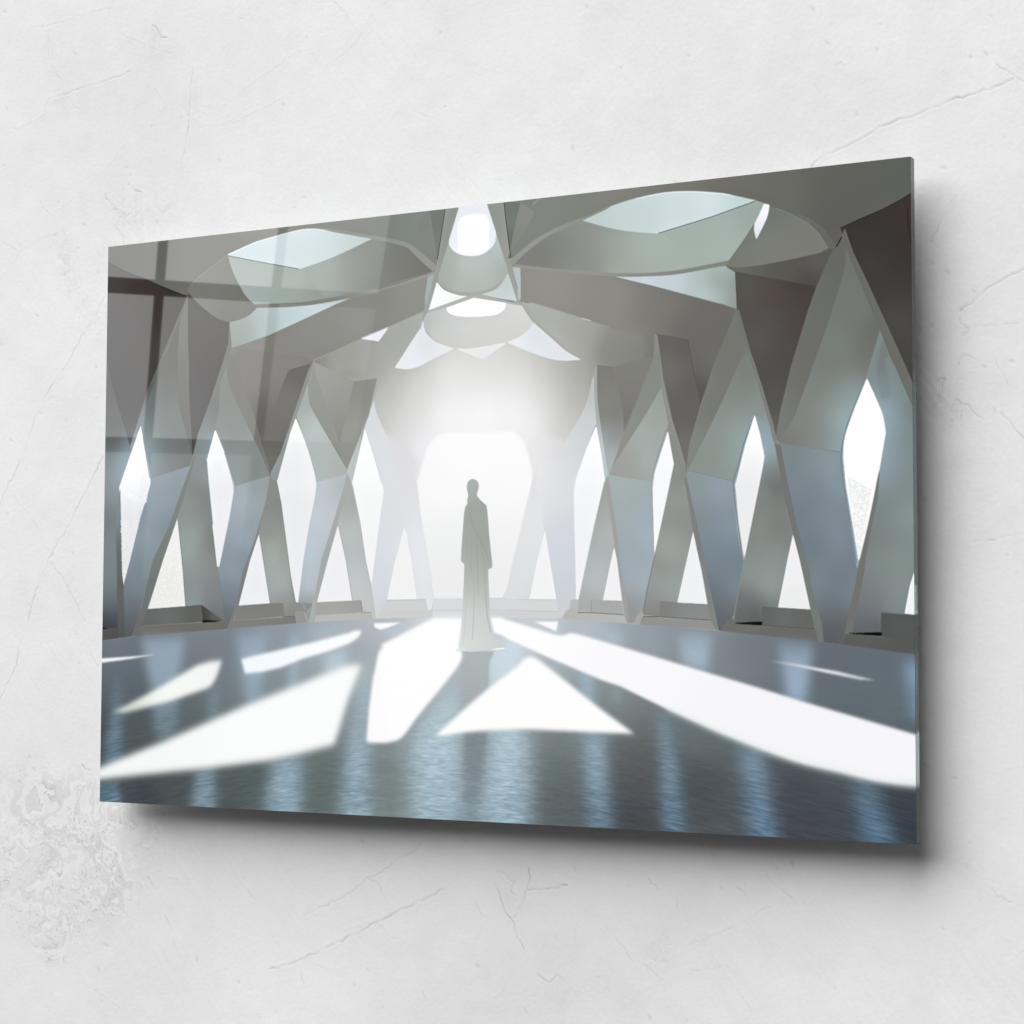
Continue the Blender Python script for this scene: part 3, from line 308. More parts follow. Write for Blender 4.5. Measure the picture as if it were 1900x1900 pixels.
P .5|1286.6,413.8 1294.8,417.5 1303.6,463.9 1319.4,537.4 1338.7,605.2 1340.4,622.9 1357.7,683.4 1360.7,710.5 1352.3,710.5 1348,690.1 1340.5,656.5 1325.4,589 1329.8,605.1 1314.3,547.4 1301.6,494.5 1290.1,434.4|1298.2,460.3=116,118,112 1312.3,511.8=114,116,112 1333.3,614.4=118,128,124 1350.7,681.7=114,120,117
P .5|1197.3,694 1215.9,672.8 1219,682.5 1347.9,691.8 1352.6,710.2 1238.8,698.7|1220.5,690.2=112,113,110 1311.4,696.9=104,104,100
P .4|1218.3,682.7 1263.6,680.8 1263.6,685.1|=20,20,20
P .6|674.1,2.9 682.8,0.6 707.9,0.7 694.3,81.5 661.1,35 658.8,19.5|665.4,22.1=128,133,123 678.7,42.3=132,137,127
P .6|680.6,0.7 708.6,0.6 694.7,82.5 689.7,52.8|693.9,24.8=117,122,112 694.2,62.6=126,129,119
P .6|709.4,0.7 736.1,0.5 ~715.9,58.9 699.9,102.8 694.5,121.2 678.5,168.1 668.7,183.4 664.4,194.5 669.7,166.5 685.8,114.8 693.3,94.7 695.4,83.5|719.9,17.8=143,151,140 705,63.6=146,152,142 692.2,100.2=156,157,147 681.6,146.6=164,167,158
P .5|677,110.7 687.9,107.4 681.5,133.4 671.9,159.1 671.8,145.8|=164,177,171
L 1.3 =48,58,53|709,0.7 701.7,44.4 694.7,83.5
P .6|788.5,0.4 819.2,0.3 832.8,93.5 834.3,104.7 849.1,159.5 854.3,170 838.7,167.9 841.8,157 827,113.3 820.6,94.3 807.8,52.3|805.5,16.6=144,151,139 816.2,54.9=148,154,143 829,102.4=155,158,147 842.8,149.7=165,166,156
P .6|820.6,0.4 825.5,-0.4 851.7,6.3 830,88.6 828,93 832.8,92.5|835,19.5=112,116,107 838.2,29.1=124,130,120 835.2,65.9=108,112,102
P .6|850.6,5.8 ~863.2,13 876.1,22.6 852.9,56.4 830.5,88.6 838.3,51.3|857,30.9=138,141,130 842.5,66.5=130,132,122
L 1.5 =150,165,158|872.5,10.2 885.9,1.4
L 1.3 =50,58,52|819.8,0.3 824.6,37.1 832.8,91.6
P .5|836.4,108.2 850,110.6 851.2,160.5 847,161.5 845.9,140.8|=182,190,192
P .6|~853.3,170.8 ~876.2,201.9 ~909.1,233.4 958.9,267.1 965.9,269.7 929.5,242 888.6,206.4 857.4,165.6|=172,173,164
P .6|736.1,0.5 787.4,0.3 804.6,48.2 820.6,94.3 ~827.4,115.2 ~822.9,131.5 ~804,141.1 ~772.2,148 ~740.1,145.5 ~712,134.8 ~696.7,119.5 699.9,102.8 715.9,58.9|750.6,95.7=188,202,198 709.6,92.3=164,174,165 807.9,72.7=182,198,194 761.5,137.8=176,180,172 818.6,110.8=165,172,163 740,123=180,189,184 782.7,113.4=184,194,190 709.7,116.8=165,168,159
P 1.2|700,119.7 ~718.5,134.8 ~740.1,142.1 ~772.2,144.2 ~803.9,136.5 823.9,122.3 ~820.8,133.2 ~804,141.5 ~772.2,148.3 ~740.1,145.8 ~712,135.2|=168,171,162
P .7|736.1,0.5 787.4,0.3 804.6,48.2 ~803.6,63 ~793.1,75.1 ~774,82.8 ~746.2,80.8 ~726.8,72.1 ~718,61 718,51.5 726.5,27.8|760.8,4.8=234,234,244 761,40.5=252,253,255 761.1,68.6=254,254,255 726.6,46.7=228,234,246 797.2,53.1=228,234,246 739.4,14=228,232,242 782.2,16.3=230,232,244
P 1.0|~738.3,19.5 ~760.8,14.6 ~786.5,19.5 792.9,39.7 791,73.1 761.2,80.7 735.4,73.8 733,37.9|=252,252,255
P .5|694.5,121.2 ~707.7,135.4 ~735.8,146.5 755.1,149.4 679.1,167.2|=252,253,253 729.4,148.4=240,242,240
P .5|776.5,148.7 ~808.2,140.6 828.1,118.1 843.9,163.7|825,139.1=190,202,198 825.1,155.8=205,216,218
P .5|676.3,171.7 678.5,167.1 754.1,149 765.8,147.1 782.8,149.7 826.1,162.9 853.3,169.9 851.2,173.4 846,169.7 768,152.9 759.4,152.2 712.2,164.9|=172,176,168 718.6,158.8=182,186,182 825.1,162.2=170,178,172
P .7|675.2,172 713.3,165 765.8,153.1 824.1,165.9 853.3,173 ~868.9,195.9 874.5,200.9 ~857.6,219 ~826.4,230.7 ~804.4,232 ~762,235.1 ~729.9,233.1 ~697.3,219.3 ~677.6,202.9 668.3,183.4|697.1,176=196,203,201 761.8,199.4=212,214,213 762,227.3=211,209,204 673.2,187.5=178,183,174 842.9,186.6=214,215,214 729.6,187.8=208,211,211 836.8,217.5=212,210,207 697.2,204.3=206,207,204 708.2,221.9=208,206,200
P .5|713.3,165.4 763.7,152.9 824.1,165.9 ~822,174 ~808.4,182.3 ~783,183.8 ~751,182.2 ~727.4,178.2 ~715.5,171.7|=254,254,255
P .6|~665.5,194.5 ~673.3,204.5 ~693,220.9 726.6,233.4 693.2,245.3 660.5,258.4 ~675.8,254.6 ~642.9,261.5 614.1,258 629.5,238.5|675.6,221.6=222,227,232 642.8,247.9=228,233,238 642.8,248.8=236,239,243 708.3,233.2=232,234,236
P .8|732.4,234 ~762,235.7 825.4,230 ~791.8,248.8 ~779.1,252.6 ~764.2,247|=233,233,235
P .6|875.2,201.8 ~909.1,230.7 ~933.6,251.4 958.9,266 ~919.4,264.1 ~878.4,251.5 827.4,229.8 ~851.4,222.2 ~865.9,212.2|878.3,216.7=215,222,230 878.4,244.2=228,233,240 919.4,255.9=222,227,234 847.3,229.3=236,238,242
P .6|827.5,230.2 827.4,224.6 827.4,229.8 843.1,236.4 837.9,232.3|=232,234,238
P .5|545.9,204.4 600.7,189.1 581.4,211.2|=236,236,246
L 1.0 =165,170,165|545.9,204.8 600.7,189.2
P .5|667.6,183.3 669.9,194.8 663.4,198.2|=222,226,226
P .7|-6.7,714 65.5,706.3 272.1,692.6 454,680.9 573.1,675.7 693.8,672.5 816.7,672.8 828.2,674.6 930.4,675.8 1064.6,685.1 1201,695 1352.3,710.2 1390.9,714.5 1510.8,729.4 1511.7,1007.8 -22.9,1010.4|40.1,723.5=112,122,132 216.2,710.8=124,132,143 41.1,771.9=98,108,118 216.7,740.4=112,122,130 265.5,740=120,130,138 67.1,791.7=94,105,113 193.4,829.4=100,112,115 93.8,861.2=84,97,100 12.1,873.2=70,80,88 361.9,787.6=132,145,152 407.8,700.5=140,150,160 455.5,710=165,178,188 569,709.6=178,184,191 546.8,737.9=152,162,170 579.8,677.6=190,194,200 525,804.1=138,150,154 560.5,766=165,178,184 636.9,904.1=152,166,170 678.8,690.7=215,218,226 889.9,683.3=205,208,216 970.5,699.3=186,196,206 1068.5,716.6=150,162,171 1163.7,698.9=140,150,159 849,712.2=210,214,226 930.6,752.9=160,174,180 970.6,787.9=135,148,152 1029.7,822=124,137,137 930.8,877.3=125,138,138 1049.1,882.6=106,110,114 1163.3,845=112,126,130 1238.7,724.3=112,120,130 1201.8,741.6=128,138,144 1364.4,740.2=98,106,116 1416.6,772.8=98,110,118 1310.8,807.8=108,122,128 1450.8,805.1=98,115,122 1485.4,739.1=98,106,116 71.4,886.7=88,98,100 151.5,958.7=86,97,99 105.1,995.1=68,76,86 319,947.8=90,105,105 289.6,987.6=88,98,100 479.4,953.9=102,118,117 495.7,932.1=114,129,129 613,928=128,142,142 767.7,922.7=130,145,150 768,977.1=130,148,158 912.8,917.8=114,127,125 913,984.2=98,110,113 1046.2,913.2=94,98,102 1046.2,978.3=72,78,86 1063.1,903.9=94,99,102 1162.7,930.6=80,86,92 1211.6,854.4=98,109,114 1322.2,924.6=76,82,90 1321.9,982.8=74,77,87 1473.9,947.3=68,77,86 1473.6,989.9=62,69,80 1063,988.9=80,84,88 1353.5,879.8=90,108,112
S 5 .75|88.5,707.2 185.2,706.9 178.5,750.5 172.2,819.9 167.1,885.2 124.6,886.3 110.3,791.1 99.5,751.2|142,731=160,176,200 137.7,770.8=165,182,208 144,850.1=120,142,158
S 5 .8|32.2,778.1 42.5,777.9 49,852.2 47.9,928.4 8.2,937.7 19.4,852.9|=118,143,162 30.9,912.9=112,145,172 36.3,792.1=108,122,138
S 5 .75|295.1,697.8 362,697.7 356.7,749 348.2,818.7 319.7,825 306.8,759.2|325.3,710.4=150,164,186 332.8,739.5=172,190,214 331.2,797.7=152,174,190
S 4 .7|407.9,702.4 428.8,702.4 425.2,790.5 406.7,796.5|=165,184,206
S 5 .6|239.6,795.1 258.9,789 263.5,847.5 236.8,854|=128,150,168
S 5 .8|212.9,932 252.5,928.2 255.2,1003.5 203.4,1005.8|=132,158,178
S 7 .9|376.1,907.4 435.8,900.9 431.2,1005.5 358.3,1008.7|=152,178,200
S 3 .9|-0.9,969.3 40.9,965.2 51.4,1007.3 -6.6,1009.7|=95,125,148
S 7 .9|551.4,747.3 569.3,747.1 570,822.1 568.8,934.2 577.2,1010.2 510.1,1013.3 517.2,936 536.6,841.5|556.2,784.8=176,192,202 547.8,841.3=160,180,194 542.8,902.4=168,190,212 543.5,972.5=140,166,186
S 9 .9|660.4,846.2 739.4,764 748.1,818.7 748.8,927.9 749.2,1005 652.9,1009.5 648.6,871.4|701.3,828.8=192,208,219 694.1,884=182,203,220 694.5,939=175,197,215 694.8,991.1=158,182,200
S 9 .9|796.1,727 848,708.6 849.5,834.7 865.9,852.3 871.6,854.8 872,1004.7 774.4,1003.9 792.6,867.6 794.5,835.9|836.2,880=186,206,222 830.3,934.1=176,198,218 821.2,985.6=158,184,204 827.4,735.8=208,218,230
S 6 .85|958.8,846.4 1000.3,845.5 1002.3,851.5 1014.1,1003.3 975.8,1005.1 963.7,857.8|=155,180,200 987.6,941.5=140,170,195 993.5,983.3=105,138,165
S 4 .8|956.6,750.8 979.5,757.7 984.5,815.9 962.7,796.8|=165,186,206
S 4 .5|1016,778.4 1029.7,783.5 1031.6,806.2 1017.9,802.9|=165,182,200
S 5 .85|1093.4,816.6 1110.1,819.3 1126.6,901.8 1137.9,1000.4 1101.5,999.2 1096.6,902.8|1100.1,830.1=128,146,158 1110,902.4=125,155,178 1119.8,977.3=92,128,160
S 6 .85|1232.5,862.8 1262.8,867.8 1275.1,938.1 1290.5,1007.7 1241.5,1004.3 1235.5,927.8|1250,883=128,152,178 1259.3,941.6=112,145,178 1265.4,985.5=95,132,168
S 6 .8|1403.8,901.3 1435.5,906 1450.1,948.3 1473.4,1009.8 1419.7,1006.9 1408,950.1|1420.3,920.9=98,128,150 1432,963.4=105,142,175 1440.8,994.4=88,128,165
S 4 .8|1288.8,710.4 1345.2,711.9 1339.6,757.1 1334,800.7 1303.7,797.9 1293.2,732.4|1316.6,720.4=130,145,165 1318.3,740.6=170,188,222 1318.1,774.2=165,185,222
S 5 .8|1483.7,735.9 1509,738.9 1508.2,826.8 1496.5,820.5 1485.2,755.5|=120,152,188 1497,763.5=140,175,215
S 5 .35|1171.7,849.9 1238.2,860.1 1259.9,910 1230.7,911.1 1219.9,867.4|=120,150,180
S 4 .75|1126.9,699.8 1180.5,699.7 1176.7,755.6 1135.3,747.4|1154.3,711=160,175,198 1154.2,733.4=178,196,218
S 5 .7|998.2,697.5 1032.6,693.9 1031.6,722 1004.1,715.1|=184,200,216
S 4 .7|910.2,683.3 924.4,685.1 918.4,704.8 910.3,701.2|=205,220,235
S 5 .7|906.3,740.6 920.5,747.6 922.6,769 906.4,758.5|=175,195,208
S 5 .7|476.5,734.6 525.3,723 522.2,758.9 481.4,770.7|=198,214,230
S 6 .6|459.9,690.9 535.1,685.1 532.9,694.6 462.5,713.7|=188,202,215
S 4 .6|600,690.7 657,683.3 604.5,709.4|=200,212,228
S 4 .7|794,727 848,706.8 848.1,750.1 798.5,783.3|=208,219,229
S 4 .5|828.3,708.7 849,714 847.1,744.7 828.5,755.7|=210,222,236
P 3|740.2,727.3 804.5,726.9 796.2,745.1 794.3,786.9 765,811.1 748.1,818.7 745.7,763.9|775.2,736.2=176,186,186 769,763.6=170,180,182 765,800.1=168,178,184
P 7|750.5,858.7 791.5,857.7 788,894.9 783.5,930.3 767.9,968.9 755.4,983 751.9,923.3|769.5,865.5=132,144,150 769.7,909.1=138,152,158 767.8,949.9=142,160,172
R|
P 1.2|-3.5,745.2 66.2,741.1 123.2,736.7 66.2,745.1 -3.3,752.9|=255,255,255
P 3.2|26.9,840.2 118.1,800.9 212,755.2 241.3,748 265.6,745.9 ~256.3,771.4 ~241.9,791.2 212.7,801.4 156,818.2 88.3,833.4 52.7,841.1|217.1,769.9=250,251,250 143.3,806.5=250,253,248 55.1,834=205,215,198 251.2,759.7=240,242,240
P 2|306.6,743.6 337.6,737.1 454.4,714.2 530.7,697.4 537.4,694.2 552,694.5 ~546.5,704.4 ~526.3,716.3 478.7,731.2 432.8,742.6 389.8,757.4 349.8,765.5 315.3,768.4|=255,255,255 318.8,761=240,248,255
P 1.0|576.5,682.3 629,681 604.4,689.2 588.9,693 577.7,688.9|=253,254,255
P 4.5|-7.3,941.9 31.2,927 144.7,887.8 314.9,823.5 455.1,775.8 479.1,766.9 519.9,752.9 552.6,750.1 ~542.7,773.7 ~525,813.5 ~511.9,851.5 499.7,884.8 434.6,900.9 363.6,915.5 244.1,931.9 95.4,948.8 -6.9,961.4 -7.5,967 -8,941.8|=254,254,255 69.8,935.7=246,250,246 480.3,880.6=250,254,252
P 2.2|589.1,718.5 600.1,713.6 693.8,672.5 747.3,672.8 740.2,720 744.5,727.3 ~738.2,751.2 658.2,838.9 ~632.2,869.1 ~605.9,877.6 564.9,877.4 570,822.1 ~579.4,758.3 ~587,728.2 595.8,721.6|=255,255,255
P 3|578.4,765.8 591.7,765.6 605.9,876.3 564.9,878.3 568.9,822.1|=254,252,254
P 2.4|696.2,864.7 752.4,818.6 ~794.3,786.9 848.1,750.1 ~859.4,738.8 ~871.7,735.5 ~884,739.4 910.4,756.7 990.4,812.2 1053,852.6 ~990.5,852.4 ~890.4,850.8 ~848.5,850.9 ~765.3,856.5 712.2,864.3|=255,255,254
P 1.6|796.9,672.4 816.7,672.8 828.2,676.9 914.3,700.3 ~928.5,701.2 ~942.5,697.6 958.5,700.2 1029.6,718.5 1200.8,763.8 1256.8,778.4 1328.7,798.3 1508.1,844.6 1506.6,914.8 ~1444.4,911.4 ~1384,899.7 ~1322.4,888.1 ~1259.6,869.4 1195.5,847.4 1106.8,813.3 1029.2,780.1 996.3,770.7 910.4,739.1 828.3,706.9 818.9,701.4 804.3,697.8|=247,246,251 869.5,699.5=255,255,255 828.3,690.5=255,255,255 990.4,734.6=250,249,252 806.4,683.3=255,255,255
P 3.5|1506.7,906.3 ~1444.5,907.1 ~1384.1,894.8 ~1322.4,883.7 ~1259.6,865 1195.5,842.3 1106.8,808.7 1110.1,815.3 1195.5,849.5 ~1259.6,871.5 ~1322.4,890.1 ~1384,902 ~1444.4,913.7 1506.6,918.8|=232,240,234
P 1.2|1271.5,737.6 1311.1,742.3 1381.9,753 1440.8,765.5 1416.7,764.9 1364.3,755.2 1320.1,746.4|=250,250,252 1275.1,738.4=190,195,205 1433.9,765.1=185,190,190
P 1.0|877.7,679.7 920.3,679.7 916.7,695.5 909.2,692.3|=250,251,255
P .5|~764.2,448.6 ~771.6,451.6 ~775.5,459.5 ~773.8,467.7 ~771.7,475 ~778.1,482.9 ~787,490.5 ~790.8,497.6 795.3,543.6 800.7,585.7 ~800.1,592.7 ~793.4,595.7 793.4,595.7 795.7,645 ~799.1,690.6 ~807.5,706.9 827.8,721 825.3,724.1 794,726.4 760.4,728.3 749.8,725.4 732.7,726.4 744.4,721.8 740.4,719.4 743.7,699.8 746.2,653.9 749,591.4 748.6,585.9 ~743.6,582.1 ~742.9,570.2 747.5,509.4 ~749.5,495.6 754.4,488.3 ~753.7,481.8 ~755.8,475.4 ~753,465.2 ~753.6,456 ~757.8,450.2|764.2,456.3=174,182,178 764.3,474.8=166,174,170 759.1,491.2=160,165,157 780.3,497.3=160,163,156 763.6,542.9=165,168,160 784.7,543.3=158,161,153 795.4,580.2=162,165,158 763.9,588.9=170,172,165 763.9,599=180,182,175 764,626.5=190,191,185 764.2,654=202,204,200 764.4,690.6=205,212,210 775,712.5=216,219,216 747.5,708.9=222,226,224 806.5,716=204,214,209 793.6,635.9=184,187,182 789.6,681.5=205,212,208 753.7,672.3=212,218,216
L 1.0 =146,150,142|757,502.2 765.6,524.6 778.4,548.7 786.9,561.7 793.3,580.1
L .9 =150,154,146|772.1,543.1 773.3,570.7 774.1,599.1 775.1,635.7
L .9 =152,155,148|779.5,550.6 782.8,570.8 784.9,580.9 787.2,617.5 791.6,668.7 798.1,697.9
L .9 =155,158,150|762.6,550.3 762.1,579.7 761.8,598.9
L .9 =158,161,154|753,542.7 754.3,579.5
L .9 =168,172,166|768.1,589.8 767.4,654 764.5,708.9
L .9 =185,192,188|753.4,608 751.6,672.3 747.6,716.3
P .6|810.7,722.3 825.3,721.4 823.2,723.7 796.1,725.5|=252,253,252
P .6|732.7,726.4 745.5,721.4 751.9,725.4 758.2,727.7|=225,228,226"""
PW, PH = 1500, 1000

def parse_pts(s):
    o = []
    for t in s.split():
        sm = t[0] == '~'; a, b = t.lstrip('~').split(','); o.append((float(a), float(b), sm))
    return o

def parse_col(s, cx=0, cy=0):
    o = []; base = None
    for t in s.split():
        a, b = t.split('='); c = tuple(float(v) for v in b.split(','))
        if a == '': base = c
        else:
            x, y = a.split(','); o.append((float(x), float(y), c))
    if base: o.append((cx, cy, base))
    return o

def paint():
    img = np.full((PH, PW, 3), 120.0); streak = np.zeros((PH, PW)); rippled = False
    YY, XX = np.mgrid[0:PH, 0:PW].astype(np.float64)
    for ln in ART.split('\n'):
        f = ln.split('|'); h = f[0].split(); op = h[0]
        if op == 'B':
            img[:] = field(parse_col(f[1]), 0, 0, PW, PH); continue
        if op == 'P' and 'RIPPLE' in h:
            continue
        if op == 'L':
            w = float(h[1]); pts = ribbon(parse_pts(f[1]), w); cs = h[2]; soft = 0.3; al = .9
        else:
            pts = spline(parse_pts(f[1])); soft = float(h[1]); al = 1.0; cs = f[2] if len(f) > 2 else h[3]
        if op in 'SG': al = float(h[2])
        if op == 'N': soft = float(h[1])
        pad = int(6 * soft + 3)
        x0 = max(0, int(pts[:, 0].min()) - pad); x1 = min(PW, int(pts[:, 0].max()) + pad + 1)
        y0 = max(0, int(pts[:, 1].min()) - pad); y1 = min(PH, int(pts[:, 1].max()) + pad + 1)
        if x1 - x0 < 1 or y1 - y0 < 1: continue
        w_, h_ = x1 - x0, y1 - y0
        m = cover(pts, x0, y0, w_, h_)
        if op == 'P' and soft < 2: m = np.clip(blur(m, .8) * 1.9, 0, 1)
        if soft > .65: m = blur(m, soft * (2.0 if op == 'S' else .6 if op == 'P' else 1))
        col = field(parse_col(cs, pts[:, 0].mean(), pts[:, 1].mean()), x0, y0, w_, h_)
        if op == 'S': col = (col * .95 + col.mean(-1, keepdims=True) * .05) * [.97, 1.01, 1.0]
        if op == 'N':
            nz = fbm(XX[y0:y1, x0:x1] / 3, YY[y0:y1, x0:x1] / 2.6, 3, 41) - .5
            col = col + nz[..., None] * 4 * float(h[2]); m = m * np.clip(.5 + nz * 1.6, 0, 1)
        m = (m * al)[..., None]
        img[y0:y1, x0:x1] = img[y0:y1, x0:x1] * (1 - m) + col * m
        if op == 'S':
            streak[y0:y1, x0:x1] = np.maximum(streak[y0:y1, x0:x1], m[..., 0]); rippled = False
        if op == 'S' and not rippled: pass
    return img, streak

def picture():
    """paint in two passes so that the floor ripples lie under the sunlit patches"""
    global ART
    full = ART; k = full.index('\nR|')
    ART = full[:k]; img, streak = paint()
    # print contrast: wide and narrow local contrast, as a poster file is sharpened
    for sg, kk in ((9, .10), (1.6, .22)):
        bl = np.stack([blur(img[..., c], sg) for c in range(3)], -1)
        img = img + np.clip(img - bl, -14, 14) * kk
    YY, XX = np.mgrid[0:PH, 0:PW].astype(np.float64)
    d = np.clip(YY - 590, 25, None) / 400
    cur = .16 * (XX - 730) ** 2 / 1000
    u = (XX - 730) / d / 52; v = 120 * np.log(d) - cur * .3
    n1 = fbm(u * 2.2, v * 1.0, 3, 11, .6) - .5
    n2 = vnoise(u * 5 + 9, v * 2.6, 23) - .5
    n3 = fbm(XX / 160, YY / 60, 3, 5) - .5
    # floor mask from the outline of the floor
    ft = [l for l in full.split('\n') if l.startswith('P .7') and '~' not in l.split('|')[1]]
    fl = cover(spline(parse_pts(FLOOR)), 0, 0, PW, PH); fade = np.clip((YY - 720) / 240, .12, 1)
    amp = fl * fade
    img *= (1 - .11 * fl * np.clip((YY - 760) / 160, 0, 1) * (1 - .8 * streak))[..., None]
    img += (amp * (n1 * (14 + 36 * streak) + n2 * (6 + 25 * streak) + n3 * 9))[..., None] * np.array([1, 1, .92])
    keep = img
    ART = full[k + 3:]
    # second pass over the same canvas
    def second(img):
        for ln in ART.split('\n'):
            if not ln.strip(): continue
            f = ln.split('|'); h = f[0].split(); op = h[0]
            if op == 'L': pts = ribbon(parse_pts(f[1]), float(h[1])); cs = h[2]; soft = .3; al = .9
            else: pts = spline(parse_pts(f[1])); soft = float(h[1]); al = 1; cs = f[2]
            pad = int(6 * soft + 3)
            x0 = max(0, int(pts[:, 0].min()) - pad); x1 = min(PW, int(pts[:, 0].max()) + pad + 1)
            y0 = max(0, int(pts[:, 1].min()) - pad); y1 = min(PH, int(pts[:, 1].max()) + pad + 1)
            m = cover(pts, x0, y0, x1 - x0, y1 - y0)
            if soft > .65: m = blur(m, soft * 1.25)
            col = field(parse_col(cs, pts[:, 0].mean(), pts[:, 1].mean()), x0, y0, x1 - x0, y1 - y0)
            m = (m * al)[..., None]
            img[y0:y1, x0:x1] = img[y0:y1, x0:x1] * (1 - m) + col * m
        return img
    img = second(keep); ART = full
    g = img.mean(-1, keepdims=True); img = g + (img - g) * .84
    dr = np.clip(img[..., 0] - img[..., 1], 0, 6) * .55; img[..., 0] -= dr * .8; img[..., 1] += dr * .2
    img[..., 2] += np.clip(img[..., 1] - img[..., 2], 0, 20) * .22
    img += (rng.random((PH, PW, 1)) - .5) * 2.0
    return np.clip(img, 0, 255)
FLOOR = "-6.7,714 65.5,706.3 272.1,692.6 454,680.9 573.1,675.7 693.8,672.5 816.7,672.8 828.2,674.6 930.4,675.8 1064.6,685.1 1201,695 1352.3,710.2 1390.9,714.5 1510.8,729.4 1511.7,1007.8 -22.9,1010.4"

def to_lin(c):
    c = c / 255.0
    return np.where(c <= .04045, c / 12.92, ((c + .055) / 1.055) ** 2.4)

# ----------------------------------------------------------------- mesh helpers
def grid_mesh(name, P, flip=False):
    """P: (rows, cols, 3) vertex positions"""
    h, w = P.shape[:2]
    me = bpy.data.meshes.new(name)
    me.vertices.add(h * w); me.vertices.foreach_set('co', P.reshape(-1).astype(np.float32))
    i = np.arange(h * w, dtype=np.int32).reshape(h, w)
    q = np.stack([i[:-1, :-1], i[1:, :-1], i[1:, 1:], i[:-1, 1:]], -1).reshape(-1, 4)
    if flip: q = q[:, ::-1]
    n = len(q)
    me.loops.add(n * 4); me.loops.foreach_set('vertex_index', np.ascontiguousarray(q).reshape(-1))
    me.polygons.add(n); me.polygons.foreach_set('loop_start', np.arange(0, n * 4, 4, dtype=np.int32))
    me.polygons.foreach_set('use_smooth', np.ones(n, bool))
    me.update(calc_edges=True)
    return me

def set_attr(me, name, C):
    a = me.color_attributes.new(name, 'FLOAT_COLOR', 'POINT')
    d = np.ones((len(me.vertices), 4), np.float32); d[:, :3] = C.reshape(-1, 3)
    a.data.foreach_set('color', d.reshape(-1))

def link(name, me, mat, parent=None):
    o = bpy.data.objects.new(name, me); COL.objects.link(o)
    if mat: me.materials.append(mat)
    if parent: o.parent = parent
    return o

def box_bm(bm, x0, x1, y0, y1, z0, z1):
    v = [bm.verts.new(p) for p in ((x0, y0, z0), (x1, y0, z0), (x1, y1, z0), (x0, y1, z0), (x0, y0, z1), (x1, y0, z1), (x1, y1, z1), (x0, y1, z1))]
    for f in ((0, 3, 2, 1), (4, 5, 6, 7), (0, 1, 5, 4), (1, 2, 6, 5), (2, 3, 7, 6), (3, 0, 4, 7)): bm.faces.new([v[k] for k in f])

def mat(name):
    m = bpy.data.materials.new(name); m.use_nodes = True; nt = m.node_tree
    return m, nt, nt.nodes['Principled BSDF']

# ----------------------------------------------------------------- glass print
W, H, T = .9, .6, .0105
REFL = 0.0045          # what the glass surface adds (room light mirrored at about 4 %)
img = picture()
lin = np.clip((to_lin(img) * 0.965 - REFL), .0015, 1.0)
TEXN = (PH, PW)
xs = np.linspace(-W / 2, W / 2, PW); zs = np.linspace(H / 2, -H / 2, PH)
X, Z = np.meshgrid(xs, zs)
root = bpy.data.objects.new('glass_print', None); COL.objects.link(root)
root.location = (0, 0, 0); root.empty_display_size = .1
root['label'] = 'glossy frameless glass picture of a robed figure in a pillared white hall'
root['category'] = 'wall picture'
me = grid_mesh('printed_picture', np.stack([X, np.zeros_like(X), Z], -1))
set_attr(me, 'ink', lin)
m, nt, b = mat('printed_ink_under_gloss')
at = nt.nodes.new('ShaderNodeAttribute'); at.attribute_name = 'ink'
nt.links.new(at.outputs['Color'], b.inputs['Base Color'])
b.inputs['Roughness'].default_value = .015; b.inputs['IOR'].default_value = 1.5
link('printed_picture', me, m, root)

# polished edge of the panel: the print shows through its thickness
em, nt, b = mat('polished_glass_edge')
at = nt.nodes.new('ShaderNodeAttribute'); at.attribute_name = 'ink'
mx = nt.nodes.new('ShaderNodeMix'); mx.data_type = 'RGBA'; mx.blend_type = 'MULTIPLY'; mx.inputs['Factor'].default_value = 1
nt.links.new(at.outputs['Color'], mx.inputs['A']); mx.inputs['B'].default_value = (.8, .9, .88, 1)
nt.links.new(mx.outputs['Result'], b.inputs['Base Color'])
b.inputs['Roughness'].default_value = .08; b.inputs['IOR'].default_value = 1.5
def edge(name, P, C, flip):
    me = grid_mesh(name, P, flip); set_attr(me, 'ink', C); return link(name, me, em, root)
e = .0003
ys = np.array([e, .0011, .0013, T - .0002, T])
prof = np.array([.45, .5, 1., 1., .6])
k = np.array([2, 4, 6, 14, 18])
Zc = zs[::2]
# right and left edges
for sx, nm in ((1, 'side_edge'), (-1, 'side_edge')):
    P = np.zeros((len(Zc), 5, 3)); P[..., 0] = sx * W / 2; P[..., 1] = ys[None]; P[..., 2] = Zc[:, None]
    cols = (PW - 1 - k) if sx > 0 else k
    C = lin[::2][:, cols] * prof[None, :, None] * 1.25
    edge(nm, P, C, sx < 0)
Xc = xs[::2]
for sz, nm in ((1, 'top_edge'), (-1, 'bottom_edge')):
    P = np.zeros((len(Xc), 5, 3)); P[..., 0] = Xc[:, None]; P[..., 1] = ys[None]; P[..., 2] = sz * H / 2
    rows = k if sz > 0 else (PH - 1 - k)
    C = lin[rows][:, ::2].transpose(1, 0, 2) * prof[None, :, None] * .8
    edge(nm, P, C, sz > 0)
bm = bmesh.new()
v = [bm.verts.new(p) for p in ((-W / 2, T, -H / 2), (-W / 2, T, H / 2), (W / 2, T, H / 2), (W / 2, T, -H / 2))]
bm.faces.new(v); me = bpy.data.meshes.new('back_face'); bm.to_mesh(me); bm.free()
bk, nt, b = mat('white_ink_backing'); b.inputs['Base Color'].default_value = (.55, .55, .55, 1); b.inputs['Roughness'].default_value = .6
link('back_face', me, bk, root)
